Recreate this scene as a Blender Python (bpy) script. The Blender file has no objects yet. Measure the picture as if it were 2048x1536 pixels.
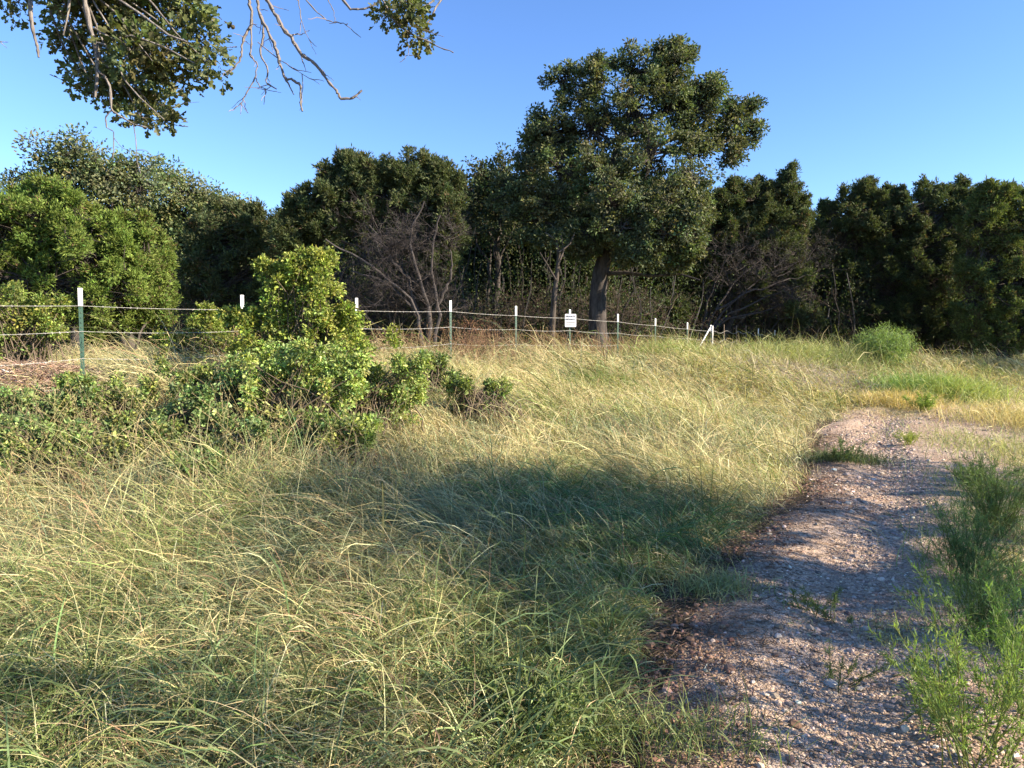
import bpy, math, random
import numpy as np
R = math.radians
rng = np.random.default_rng(7)
random.seed(7)

# ------------------------------------------------------------------ camera, sky, sun, exposure
scene = bpy.context.scene
C = scene.collection
FPX, HOR, CAMZ = 1420.0, 690.0, 1.55           # focal length and horizon row in photo pixels (2048 wide)
cam = bpy.data.objects.new('camera', bpy.data.cameras.new('camera')); C.objects.link(cam)
cam.data.sensor_width = 36; cam.data.lens = 36 * FPX / 2048
cam.data.clip_start = 0.05; cam.data.clip_end = 3000
PITCH = math.atan((768 - HOR) / FPX)
cam.location = (0, 0, CAMZ); cam.rotation_euler = (math.pi / 2 - PITCH, 0, 0)
scene.camera = cam
SUN_AZ, SUN_EL = R(107), R(25)                 # azimuth clockwise from +Y
sd = np.array([math.sin(SUN_AZ) * math.cos(SUN_EL), math.cos(SUN_AZ) * math.cos(SUN_EL), math.sin(SUN_EL)])
w = bpy.data.worlds.new('World'); scene.world = w; w.use_nodes = True
nt = w.node_tree; bg = nt.nodes['Background']
sky = nt.nodes.new('ShaderNodeTexSky'); sky.sky_type = 'NISHITA'; sky.sun_disc = False
sky.sun_elevation = SUN_EL; sky.sun_rotation = SUN_AZ
sky.air_density = 0.9; sky.dust_density = 0.0; sky.ozone_density = 3.4; sky.altitude = 300
hs = nt.nodes.new('ShaderNodeHueSaturation'); hs.inputs['Saturation'].default_value = 1.12; hs.inputs['Hue'].default_value = 0.508
nt.links.new(sky.outputs[0], hs.inputs['Color']); nt.links.new(hs.outputs[0], bg.inputs[0]); bg.inputs[1].default_value = 0.11
sl = bpy.data.lights.new('sun', 'SUN'); sl.energy = 5.0; sl.angle = R(0.53); sl.color = (1, 0.86, 0.68)
so = bpy.data.objects.new('sun', sl); C.objects.link(so)
from mathutils import Vector
so.rotation_euler = Vector(sd).to_track_quat('Z', 'Y').to_euler()
so.location = (20, -8, 20)
scene.view_settings.view_transform = 'Standard'; scene.view_settings.look = 'None'
scene.view_settings.exposure = 1.55; scene.view_settings.gamma = 1
scene.render.film_transparent = False
scene.cycles.max_bounces = 6; scene.cycles.diffuse_bounces = 3; scene.cycles.transmission_bounces = 4
scene.cycles.transparent_max_bounces = 4; scene.cycles.caustics_reflective = False; scene.cycles.caustics_refractive = False

# ------------------------------------------------------------------ helpers
def at(px, py, Y):
    """photo pixel at depth Y -> world point (camera looks along +Y, pitched)"""
    u = (px - 1024) / FPX; v = (768 - py) / FPX
    c, s = math.cos(PITCH), math.sin(PITCH)
    d = (u, c + v * s, v * c - s)
    t = Y / d[1]
    return np.array([d[0] * t, Y, CAMZ + d[2] * t])

def sstep(a, b, x):
    t = np.clip((x - a) / (b - a), 0, 1); return t * t * (3 - 2 * t)

_nv = np.random.default_rng(3).normal(size=(24, 3)); _np = np.random.default_rng(4).uniform(0, 6.28, 24)
def noise(P, f, k=0):
    """cheap smooth noise in about -1..1"""
    P = np.asarray(P) * f
    if P.shape[-1] == 2: P = np.concatenate([P, np.zeros(P.shape[:-1] + (1,))], -1)
    s = 0
    for i in range(8):
        j = (i + k * 5) % 24
        q = P @ _nv[j] * (1 + 0.25 * i) + _np[j] + 1.3 * np.sin(P @ _nv[(j + 7) % 24] * 0.8 + _np[(j + 3) % 24])
        s = s + np.sin(q) / (1 + 0.22 * i)
    return s / 3.2

XE_Y = [-20, 0, 2.6, 3.2, 4.3, 5.5, 7.1, 9, 11.6, 13.5, 15, 18, 26]
XE_X = [-1.5, 0, .42, .62, 1.1, 1.8, 2.9, 3.75, 5.0, 6.3, 7.8, 12, 26]
def path_edge(y): return np.interp(y, XE_Y, XE_X)
def h_base(x, y):
    x = np.asarray(x, float); y = np.asarray(y, float)
    hp = 0.85 * sstep(6, 27, y)
    d = path_edge(y) - x
    top = 0.84 + 0.16 * np.exp(-((y - 14) / 5.0) ** 2)
    s = sstep(-0.3, 6.2, d) * (0.18 + 0.82 * sstep(3.5, 8.5, y))
    far = sstep(30, 90, np.hypot(x, y))
    h = hp + (top - hp) * s + .24 * np.exp(-((x - 8.5) / 4.5) ** 2 - ((y - 19) / 2.6) ** 2) + .08 * np.exp(-((x - 3) / 2.6) ** 2 - ((y - 15) / 2.5) ** 2)
    h = h + 0.035 * noise(np.stack([x, y], -1), 0.9, 1) * sstep(-0.2, 1.0, d) + 0.02 * noise(np.stack([x, y], -1), 2.1, 2) * (.25 + .75 * sstep(-.1, .8, d))
    return h + far * 0.8
def h_path(x, y):
    """path surface with two shallow wheel ruts and lumps"""
    d = x - path_edge(y)
    rut = -0.05 * np.exp(-((d - 1.0) / 0.28) ** 2) + 0.03 * np.exp(-((d - 0.3) / 0.3) ** 2)
    P = np.stack([x, y], -1)
    return h_base(x, y) + rut + 0.008 * noise(P, 2.3, 3) + 0.004 * np.abs(noise(P, 11, 1)) + 0.002 * noise(P, 41, 2) + 0.0015 * noise(P, 83, 6)

def build(name, V, faces, mat, parent=None, col=None, smooth=False, extra=None):
    me = bpy.data.meshes.new(name)
    V = np.asarray(V, np.float32).reshape(-1, 3)
    me.vertices.add(len(V)); me.vertices.foreach_set('co', V.ravel())
    faces = [np.asarray(f, np.int32) for f in faces if len(f)]
    tot = np.concatenate([np.full(len(f), f.shape[1], np.int32) for f in faces])
    idx = np.concatenate([f.ravel() for f in faces])
    me.loops.add(len(idx)); me.loops.foreach_set('vertex_index', idx)
    st = np.concatenate([[0], np.cumsum(tot)[:-1]]).astype(np.int32)
    me.polygons.add(len(tot)); me.polygons.foreach_set('loop_start', st); me.polygons.foreach_set('loop_total', tot)
    me.polygons.foreach_set('use_smooth', np.full(len(tot), smooth, bool))
    if col is not None:
        a = me.color_attributes.new('Col', 'FLOAT_COLOR', 'POINT')
        c = np.ones((len(V), 4), np.float32); c[:, :3] = col
        a.data.foreach_set('color', c.ravel())
    me.update(calc_edges=True); me.validate()
    me.materials.append(mat)
    o = bpy.data.objects.new(name, me); C.objects.link(o)
    if parent is not None:
        o.parent = parent
        o.matrix_parent_inverse = parent.matrix_world.inverted() if False else o.matrix_parent_inverse
        o.location = tuple(-np.array(parent.location))
    return o

def tag(o, label=None, cat=None, group=None, kind=None):
    if label: o['label'] = label
    if cat: o['category'] = cat
    if group: o['group'] = group
    if kind: o['kind'] = kind
    return o
def thing(name, loc, label, cat, group=None):
    o = bpy.data.objects.new(name, None); C.objects.link(o); o.location = tuple(float(v) for v in loc)
    o.empty_display_size = 0.2
    return tag(o, label, cat, group)

class Geo:
    """collects vertices, faces and colours"""
    def __init__(s): s.V = []; s.F = {3: [], 4: []}; s.Cc = []; s.n = 0
    def add(s, V, Fs, col=(1, 1, 1)):
        V = np.asarray(V, float).reshape(-1, 3)
        for F in Fs:
            F = np.asarray(F, int)
            if len(F): s.F[F.shape[1]].append(F + s.n)
        s.V.append(V)
        c = np.asarray(col, float)
        s.Cc.append(np.broadcast_to(c, V.shape) if c.ndim == 1 else c)
        s.n += len(V)
    def obj(s, name, mat, parent=None, smooth=False):
        F = [np.concatenate(v) for v in s.F.values() if v]
        return build(name, np.concatenate(s.V), F, mat, parent, np.concatenate(s.Cc), smooth)

def nrm(v): return v / np.maximum(np.linalg.norm(v, axis=-1, keepdims=True), 1e-9)

def tubes(geo, P, Rr, sides=5, col=(1, 1, 1)):
    """P (N,K,3) polylines, Rr (N,K) radii"""
    P = np.asarray(P, float); Rr = np.asarray(Rr, float)
    if P.ndim == 2: P = P[None]; Rr = Rr[None]
    N, K, _ = P.shape
    T = np.gradient(P, axis=1); T = nrm(T)
    mean = nrm(P[:, -1] - P[:, 0] + 1e-6)
    ref = np.where(np.abs(mean[:, 2:3]) > 0.8, np.array([[1., 0.13, 0]]), np.array([[0.05, 0.1, 1.]]))
    U = nrm(np.cross(T, ref[:, None, :])); W = np.cross(T, U)
    a = np.arange(sides) / sides * 2 * np.pi
    ring = U[:, :, None, :] * np.cos(a)[None, None, :, None] + W[:, :, None, :] * np.sin(a)[None, None, :, None]
    V = P[:, :, None, :] + ring * Rr[:, :, None, None]
    V = V.reshape(-1, 3)
    base = (np.arange(N)[:, None, None] * K + np.arange(K - 1)[None, :, None]) * sides
    i = np.arange(sides)[None, None, :]; j = (i + 1) % sides
    F = np.stack([base + i, base + j, base + sides + j, base + sides + i], -1).reshape(-1, 4)
    c = np.asarray(col, float)
    if c.ndim == 2: c = np.repeat(c, K * sides, axis=0)
    geo.add(V, [F], c)

# leaf outlines: (u along, v across, w lift), faces
def shape_diamond(): 
    return np.array([[0, 0, 0], [.45, .5, .12], [1, 0, -.05], [.45, -.5, .12]]), [np.array([[0, 1, 2, 3]])]
def shape_leaf():
    return (np.array([[0, 0, 0], [.3, .42, .1], [.7, .42, .08], [1, 0, -.12], [.7, -.42, .08], [.3, -.42, .1], [.5, 0, 0]]),
            [np.array([[0, 6, 1], [1, 6, 2], [2, 6, 3], [0, 5, 6], [5, 4, 6], [4, 3, 6]])])
def shape_oak():
    h = [(0, .03), (.22, .14), (.30, .10), (.48, .52), (.64, .50), (.66, .20), (.84, .34), (.97, .2), (1, 0)]
    up = [(u, v, .25 * v) for u, v in h]; dn = [(u, -v, .25 * v) for u, v in h[:-1]]
    V = np.array(up + dn); n = len(h)
    mid = np.array([(u, 0, 0) for u, _ in h[:-1]]); V = np.concatenate([V, mid]); m0 = len(up) + len(dn)
    F = []
    for i in range(n - 2):
        F += [[m0 + i, m0 + i + 1, i + 1, i], [n + i, n + i + 1, m0 + i + 1, m0 + i]]
    T = [[m0 + n - 2, n - 1, n - 2], [m0 + n - 2, 2 * n - 2, n - 1]]
    return V, [np.array(F), np.array(T)]
SH = dict(diamond=shape_diamond(), leaf=shape_leaf(), oak=shape_oak())

def leaves(geo, P, D, Nn, L, Wd, shape, col):
    """P,D,Nn (N,3); L,Wd (N,)"""
    sv, sf = SH[shape]
    D = nrm(D); S = nrm(np.cross(D, Nn)); Nn = np.cross(S, D)
    V = (P[:, None, :] + D[:, None, :] * (sv[None, :, 0:1] * L[:, None, None]) + S[:, None, :] * (sv[None, :, 1:2] * Wd[:, None, None])
         + Nn[:, None, :] * (sv[None, :, 2:3] * L[:, None, None]))
    n, m = len(P), len(sv)
    Fs = [(f[None] + (np.arange(n) * m)[:, None, None]).reshape(-1, f.shape[1]) for f in sf]
    geo.add(V.reshape(-1, 3), Fs, np.repeat(col, m, axis=0))

def rdir(n, up=0.0, g=rng):
    d = g.normal(size=(n, 3)); d[:, 2] += up; return nrm(d)

# ------------------------------------------------------------------ materials
def newmat(name):
    m = bpy.data.materials.new(name); m.use_nodes = True
    t = m.node_tree; b = t.nodes['Principled BSDF']; return m, t, b
def foliage_mat(name, rough=0.5, transl=0.3, spec=0.4, tint=(1, 1, 1)):
    m, t, b = newmat(name)
    a = t.nodes.new('ShaderNodeVertexColor'); a.layer_name = 'Col'
    t.links.new(a.outputs[0], b.inputs['Base Color'])
    b.inputs['Roughness'].default_value = rough; b.inputs['Specular IOR Level'].default_value = spec
    tr = t.nodes.new('ShaderNodeBsdfTranslucent'); mx = t.nodes.new('ShaderNodeMixShader'); mul = t.nodes.new('ShaderNodeMixRGB')
    mul.blend_type = 'MULTIPLY'; mul.inputs[0].default_value = 1; mul.inputs[2].default_value = (1.15 * tint[0], 1.25 * tint[1], 0.6 * tint[2], 1)
    t.links.new(a.outputs[0], mul.inputs[1]); t.links.new(mul.outputs[0], tr.inputs[0])
    mx.inputs[0].default_value = transl
    t.links.new(b.outputs[0], mx.inputs[1]); t.links.new(tr.outputs[0], mx.inputs[2])
    t.links.new(mx.outputs[0], t.nodes['Material Output'].inputs[0])
    return m
def bark_mat(name, c1, c2, scale=9):
    m, t, b = newmat(name)
    tc = t.nodes.new('ShaderNodeTexCoord'); mp = t.nodes.new('ShaderNodeMapping'); mp.inputs['Scale'].default_value = (1, 1, .25)
    n = t.nodes.new('ShaderNodeTexNoise'); n.inputs['Scale'].default_value = scale; n.inputs['Detail'].default_value = 6; n.inputs['Roughness'].default_value = .7
    t.links.new(tc.outputs['Object'], mp.inputs[0]); t.links.new(mp.outputs[0], n.inputs['Vector'])
    r = t.nodes.new('ShaderNodeValToRGB'); r.color_ramp.elements[0].position = .35; r.color_ramp.elements[1].position = .68
    r.color_ramp.elements[0].color = (*c1, 1); r.color_ramp.elements[1].color = (*c2, 1)
    t.links.new(n.outputs[0], r.inputs[0]); t.links.new(r.outputs[0], b.inputs['Base Color'])
    b.inputs['Roughness'].default_value = .95; b.inputs['Specular IOR Level'].default_value = .15
    bp = t.nodes.new('ShaderNodeBump'); bp.inputs['Strength'].default_value = .8; bp.inputs['Distance'].default_value = .03
    t.links.new(n.outputs[0], bp.inputs['Height']); t.links.new(bp.outputs[0], b.inputs['Normal'])
    return m
def plain_mat(name, c, rough=.6, metal=0, nscale=30, var=.25):
    m, t, b = newmat(name)
    n = t.nodes.new('ShaderNodeTexNoise'); n.inputs['Scale'].default_value = nscale; n.inputs['Detail'].default_value = 4
    tc = t.nodes.new('ShaderNodeTexCoord'); t.links.new(tc.outputs['Object'], n.inputs['Vector'])
    r = t.nodes.new('ShaderNodeValToRGB')
    r.color_ramp.elements[0].color = (*[v * (1 - var) for v in c], 1); r.color_ramp.elements[1].color = (*[min(1, v * (1 + var * .5)) for v in c], 1)
    r.color_ramp.elements[0].position = .3; r.color_ramp.elements[1].position = .7
    t.links.new(n.outputs[0], r.inputs[0]); t.links.new(r.outputs[0], b.inputs['Base Color'])
    b.inputs['Roughness'].default_value = rough; b.inputs['Metallic'].default_value = metal
    return m
def noise_ground(name, stops, scales, bump=(.6, .02), rough=.95):
    """mix of several noise scales through a colour ramp"""
    m, t, b = newmat(name)
    tc = t.nodes.new('ShaderNodeTexCoord'); last = None
    for i, (s, wgt) in enumerate(scales):
        n = t.nodes.new('ShaderNodeTexNoise'); n.inputs['Scale'].default_value = s; n.inputs['Detail'].default_value = 5; n.inputs['Roughness'].default_value = .65
        t.links.new(tc.outputs['Object'], n.inputs['Vector'])
        mm = t.nodes.new('ShaderNodeMath'); mm.operation = 'MULTIPLY'; mm.inputs[1].default_value = wgt
        t.links.new(n.outputs[0], mm.inputs[0])
        if last is None: last = mm
        else:
            ad = t.nodes.new('ShaderNodeMath'); ad.operation = 'ADD'
            t.links.new(last.outputs[0], ad.inputs[0]); t.links.new(mm.outputs[0], ad.inputs[1]); last = ad
    r = t.nodes.new('ShaderNodeValToRGB'); cr = r.color_ramp
    cr.elements[0].position, cr.elements[0].color = stops[0][0], (*stops[0][1], 1)
    cr.elements[1].position, cr.elements[1].color = stops[-1][0], (*stops[-1][1], 1)
    for p, c in stops[1:-1]:
        e = cr.elements.new(p); e.color = (*c, 1)
    t.links.new(last.outputs[0], r.inputs[0]); t.links.new(r.outputs[0], b.inputs['Base Color'])
    b.inputs['Roughness'].default_value = rough; b.inputs['Specular IOR Level'].default_value = .2
    bp = t.nodes.new('ShaderNodeBump'); bp.inputs['Strength'].default_value = bump[0]; bp.inputs['Distance'].default_value = bump[1]
    t.links.new(last.outputs[0], bp.inputs['Height']); t.links.new(bp.outputs[0], b.inputs['Normal'])
    return m

M_oak = foliage_mat('oak_leaves', .6, .33, .25)
M_jun = foliage_mat('juniper_foliage', .7, .3, .2)
M_brush = foliage_mat('brush_leaves', .55, .38, .3)
M_grass = foliage_mat('grass_blades', .55, .25, .3, (1, .95, 1.1))
M_dry = foliage_mat('dry_stalks', .7, .2, .2, (1, .85, 1.2))
M_bark_oak = bark_mat('oak_bark', (.025, .022, .02), (.11, .095, .085))
M_bark_jun = bark_mat('juniper_bark', (.03, .025, .02), (.12, .10, .085))
M_bark_grey = bark_mat('lichen_bark', (.07, .055, .045), (.34, .31, .28), 30)
M_twig = foliage_mat('dead_twigs', .8, .0, .2)
M_ground = noise_ground('ground_litter', [(.3, (.03, .024, .014)), (.5, (.075, .055, .03)), (.7, (.15, .11, .065))], [(3, .35), (40, .65)])
M_path = noise_ground('gravel_path', [(.34, (.11, .055, .028)), (.44, (.32, .21, .135)), (.54, (.52, .395, .285)), (.68, (.66, .55, .44))],
                      [(1.3, .3), (25, .3), (120, .4)], (1.0, .012))
_t = M_path.node_tree; _b = _t.nodes['Principled BSDF']; _vo = _t.nodes.new('ShaderNodeTexVoronoi'); _vo.inputs['Scale'].default_value = 85; _vo.inputs['Randomness'].default_value = 1
_tc = _t.nodes.new('ShaderNodeTexCoord'); _t.links.new(_tc.outputs['Object'], _vo.inputs['Vector'])
_bw = _t.nodes.new('ShaderNodeRGBToBW'); _t.links.new(_vo.outputs['Color'], _bw.inputs[0])
_mr = _t.nodes.new('ShaderNodeMapRange'); _mr.inputs['To Min'].default_value = .55; _mr.inputs['To Max'].default_value = 1.35; _t.links.new(_bw.outputs[0], _mr.inputs['Value'])
_mu = _t.nodes.new('ShaderNodeVectorMath'); _mu.operation = 'SCALE'; _src = _b.inputs['Base Color'].links[0].from_socket
_t.links.new(_src, _mu.inputs[0]); _t.links.new(_mr.outputs[0], _mu.inputs['Scale']); _t.links.new(_mu.outputs[0], _b.inputs['Base Color'])
_b2 = _t.nodes.new('ShaderNodeBump'); _b2.inputs['Strength'].default_value = .9; _b2.inputs['Distance'].default_value = .008; _b2.invert = True
_t.links.new(_vo.outputs['Distance'], _b2.inputs['Height']); _t.links.new(_b.inputs['Normal'].links[0].from_socket, _b2.inputs['Normal']); _t.links.new(_b2.outputs[0], _b.inputs['Normal'])
M_stone = foliage_mat('pale_stone', .9, 0, .2)
M_wire = plain_mat('galvanised_wire', (.55, .53, .48), .5, .3)
M_post = plain_mat('green_post_paint', (.02, .07, .045), .5)
M_tip = plain_mat('white_post_tip', (.85, .85, .83), .5, 0, 30, .06)
M_rust = plain_mat('weathered_post', (.22, .16, .12), .8)
M_sign = plain_mat('sign_board', (.85, .84, .82), .5, 0, 12, .05)
M_ink = plain_mat('sign_ink', (.03, .03, .04), .6)
M_red = plain_mat('sign_red', (.35, .08, .08), .6)

# ------------------------------------------------------------------ ground and path
def warp(n, lim, k):
    u = np.linspace(-1, 1, n); return lim * np.sinh(k * u) / math.sinh(k)
gx = warp(520, 600, 6.0); gy = warp(520, 600, 6.0) + 6
X, Yg = np.meshgrid(gx, gy)
d = X - path_edge(Yg)
inpath = sstep(0.35, 0.8, d) * sstep(3.9, 3.4, d) * sstep(17, 15, Yg)
Z = h_base(X, Yg) - 0.10 * inpath
V = np.stack([X, Yg, Z], -1).reshape(-1, 3)
n = len(gx); ii = (np.arange(n - 1)[:, None] * n + np.arange(n - 1)[None]).ravel()
tag(build('ground', V, [np.stack([ii, ii + 1, ii + n + 1, ii + n], 1)], M_ground, smooth=True), kind='structure')

ny, nx = 900, 330
yy = -3 + 20.0 * (np.linspace(0, 1, ny) ** 1.35); ss = np.linspace(0, 1, nx)
YY, SS = np.meshgrid(yy, ss, indexing='ij')
XX = path_edge(YY) - 0.1 + 4.1 * SS
edge = sstep(0, .16, SS) * sstep(1, .9, SS) * sstep(17, 15, YY)
ZZ = h_path(XX, YY) + 0.022 - 0.05 * (1 - edge) + 0.02 * noise(np.stack([XX, YY], -1), 2.7, 4) * (1 - edge)
V = np.stack([XX, YY, ZZ], -1).reshape(-1, 3)
ii = (np.arange(ny - 1)[:, None] * nx + np.arange(nx - 1)[None]).ravel()
tag(build('path', V, [np.stack([ii, ii + 1, ii + nx + 1, ii + nx], 1)], M_path, smooth=True), kind='structure')

# ------------------------------------------------------------------ trees
OAK = np.array([.110, .127, .060]); JUN = np.array([.090, .110, .046]); BR = np.array([.11, .17, .045])
def vary(base, n, amt=.3, hue=.15, g=rng):
    v = g.lognormal(0, amt, (n, 1)); c = base * v
    c = c * (1 + g.normal(0, hue * .5, (n, 3)) * np.array([1, .5, 1])); return np.clip(c, .005, .85)

def lobe_px(l, Z):
    """(cx, cy, rx, ry[, dz]) in photo pixels at depth Z -> centre, radii in metres"""
    cx, cy, rx, ry = l[:4]; dz = l[4] if len(l) > 4 else 0
    c = at(cx, cy, Z + dz); s = (Z + dz) / FPX
    return c, np.array([rx * s, (rx + ry) * .5 * s, ry * s])

def knobs(lobes, k, g, fr=(.28, .5)):
    out = [(c, r * .88) for c, r in lobes]
    for c, r in lobes:
        for d_ in rdir(k, .25, g): out.append((c + d_ * r * g.uniform(.8, 1.12), r * g.uniform(*fr)))
    return out
def puffs(lobes, dens, pr, g):
    """clump centres near the shells of the lobes; returns centres, outward dirs, lobe index"""
    Cs, Os, Ix = [], [], []
    for i, (c, r) in enumerate(lobes):
        nrel = max(5, int(dens * (r[0] * r[2] + r[1] * r[2] + r[0] * r[1]) ** .9))
        dd = rdir(nrel, .12, g); rad = g.uniform(.35, 1.0, (nrel, 1)) ** .6
        Cs.append(c + dd * r * (rad * .9)); Os.append(dd); Ix.append(np.full(nrel, i))
    return np.concatenate(Cs), np.concatenate(Os), np.concatenate(Ix)

def broad_crown(name, lobes, parent, mat, base, dens, pr, nl, leaf, shape='leaf', seed=1, amt=.3, up=.3, wr=.55, carve=None):
    g = np.random.default_rng(seed); geo = Geo()
    Cc, Oo, _ = puffs(lobes, dens, pr, g)
    if carve: k_ = noise(Cc, carve[0], 3) + .35 * g.normal(size=len(Cc)) > carve[1]; Cc, Oo = Cc[k_], Oo[k_]
    n = len(Cc); k = g.poisson(nl, n) + 2
    idx = np.repeat(np.arange(n), k); N = len(idx)
    psz = g.uniform(.6, 1.3, n)[idx][:, None] * pr
    off = g.normal(size=(N, 3)).clip(-1.7, 1.7) * psz * np.array([.5, .5, .38])
    P = Cc[idx] + off + Oo[idx] * psz * .3
    D = nrm(off * 1.2 / psz + Oo[idx] * .5 + g.normal(size=(N, 3)) * .6)
    Nn = nrm(g.normal(size=(N, 3)) * .75 + Oo[idx] * .5 + np.array([0, 0, up]))
    L = leaf * g.lognormal(0, .22, N)
    hue = vary(base, n, .2, .24, g)[idx]
    col = hue * g.lognormal(0, amt, (N, 1))
    leaves(geo, P, D, Nn, L, L * wr, shape, np.clip(col, .005, .8))
    return geo.obj(name, mat, parent), Cc

def juniper_crown(name, lobes, parent, base, dens, pr, nl, size, seed=1, brown=.08, bcol=(.13, .085, .045)):
    """scaly evergreen sprays, pointing outward and up"""
    g = np.random.default_rng(seed); geo = Geo()
    Cc, Oo, _ = puffs(lobes, dens, pr, g)
    n = len(Cc); k = g.poisson(nl, n) + 3
    idx = np.repeat(np.arange(n), k); N = len(idx)
    k_ = noise(Cc, 1.3, 5) + .35 * g.normal(size=n) > -.42; Cc, Oo = Cc[k_], Oo[k_]; n = len(Cc); k = k[k_]; idx = np.repeat(np.arange(n), k); N = len(idx)
    axis = nrm(Oo * .8 + np.array([0, 0, .65]) + g.normal(size=(n, 3)) * .25)
    t = g.uniform(-.5, 1, (N, 1)); psz = g.uniform(.6, 1.4, n)[idx][:, None] * pr
    side = g.normal(size=(N, 3)) * .33 * (1.1 - .75 * np.clip(t, 0, 1))
    P = Cc[idx] + (axis[idx] * t * 1.1 + side) * psz
    # each spray: three slim scales fanned out
    for q in range(3):
        D = nrm(axis[idx] * .9 + side * 1.6 + g.normal(size=(N, 3)) * .42)
        Nn = rdir(N, .2, g); L = size * g.lognormal(0, .25, N)
        hue = vary(base, n, .13, .18, g)[idx] * g.lognormal(0, .25, (N, 1))
        isb = (g.random(n) < brown)[idx] & (g.random(N) < .7)
        hue[isb] = np.array(bcol) * g.lognormal(0, .3, (isb.sum(), 1))
        leaves(geo, P, D, Nn, L, L * .25, 'diamond', np.clip(hue, .004, .8))
    return geo.obj(name, M_jun, parent), Cc

def wiggly(a, b, K, amp, g, sag=0):
    """polyline from a to b"""
    a = np.asarray(a, float); b = np.asarray(b, float)
    t = np.linspace(0, 1, K)[:, None]; P = a + (b - a) * t
    L = np.linalg.norm(b - a)
    off = np.cumsum(g.normal(size=(K, 3)), 0); off -= off[0]; off -= t * off[-1]
    P = P + off * amp * L / math.sqrt(K)
    P[:, 2] += sag * L * (4 * t * (1 - t))[:, 0]
    return P

def limbs(geo, base, top, lobes, r0, g, twigs=None, forks=1, lean=0, K=9, col=(1, 1, 1), start=.35):
    """trunk from base to top, limbs to each lobe, twigs to clump centres"""
    T = wiggly(base, top, 14, .04, g)
    T[0] = base
    rr = r0 * np.linspace(1, .3, 14); rr[0] *= 1.45; rr[1] *= 1.15
    tubes(geo, T, rr, 10, col)
    for c, r in lobes:
        f = g.uniform(start, .92); k = int(np.clip(f * 13 * (0.75 + .25 * (c[2] - base[2]) / max(.1, top[2] - base[2])), 2, 13))
        L = wiggly(T[k], c + g.normal(size=3) * r * .2, K, .10, g, .06)
        tubes(geo, L, max(.02, rr[k] * .55) * np.linspace(1, .25, K), 6, col)
    if twigs is not None and len(twigs):
        cen = np.array([c for c, r in lobes])
        dist = np.linalg.norm(twigs[:, None] - cen[None], axis=2); a = cen[dist.argmin(1)]
        P = a[:, None] + (twigs - a)[:, None] * np.linspace(.05, 1.05, 5)[None, :, None]
        P[:, 1:-1] += g.normal(size=(len(a), 3, 3)) * .07 * np.linalg.norm(twigs - a, axis=1)[:, None, None]
        tubes(geo, P, np.broadcast_to(np.linspace(.022, .006, 5) * (r0 / .2) ** .5, P.shape[:2]), 4, col)

def dead_brush(geo, roots, g, n1, L1, spread, up, r, col, nsub=6, sub2=4, droop=0.):
    """tangle of bare branches: main stems, side branches, twigs"""
    roots = np.asarray(roots); N = len(roots) * n1
    A = np.repeat(roots, n1, 0)
    def grow(A, D, L, K, wob, up):
        seg = L[:, None] / (K - 1); P = [A]; d = D
        for i in range(K - 1):
            d = nrm(d + g.normal(size=d.shape) * wob + np.array([0, 0, up])); P.append(P[-1] + d * seg)
        return np.stack(P, 1)
    D = rdir(N, 0, g) * np.array([spread, spread, .3]); D[:, 2] = np.abs(D[:, 2]) + up; D = nrm(D)
    L = L1 * g.uniform(.55, 1.15, N)
    S = grow(A, D, L, 9, .16, .03 - droop)
    rad = r * g.uniform(.6, 1.2, (N, 1)) * np.linspace(1, .25, 9)[None]
    cc = col[0] + (col[1] - col[0]) * g.random((N, 1)); tubes(geo, S, rad, 5, cc)
    for lev, (m, lf, rf, K) in enumerate(((nsub, .45, .42, 6), (sub2, .4, .4, 4))):
        if m == 0: break
        prev, prad = S, rad
        q = np.repeat(np.arange(len(prev)), m)
        k = g.integers(prev.shape[1] // 3, prev.shape[1] - 1, len(q))
        A = prev[q, k]; T = nrm(prev[q, k + 1] - prev[q, k])
        D = nrm(T + g.normal(size=T.shape) * .7); Ln = np.linalg.norm(prev[q, -1] - prev[q, 0], axis=1) * lf * g.uniform(.5, 1.3, len(q))
        S = grow(A, D, Ln, K, .22, 0.0 - droop)
        rad = np.maximum(prad[q, k][:, None] * rf * 1.3 * np.linspace(1, .3, K)[None], .0022)
        cc = col[0] + (col[1] - col[0]) * g.random((len(q), 1)); tubes(geo, S, rad, 4 if lev == 0 else 3, cc)

def gz(x, y): return float(h_base(np.array(x), np.array(y)))
def foot(px, Z): 
    x = (px - 1024) / FPX * Z; return np.array([x, Z, gz(x, Z)])

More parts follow.
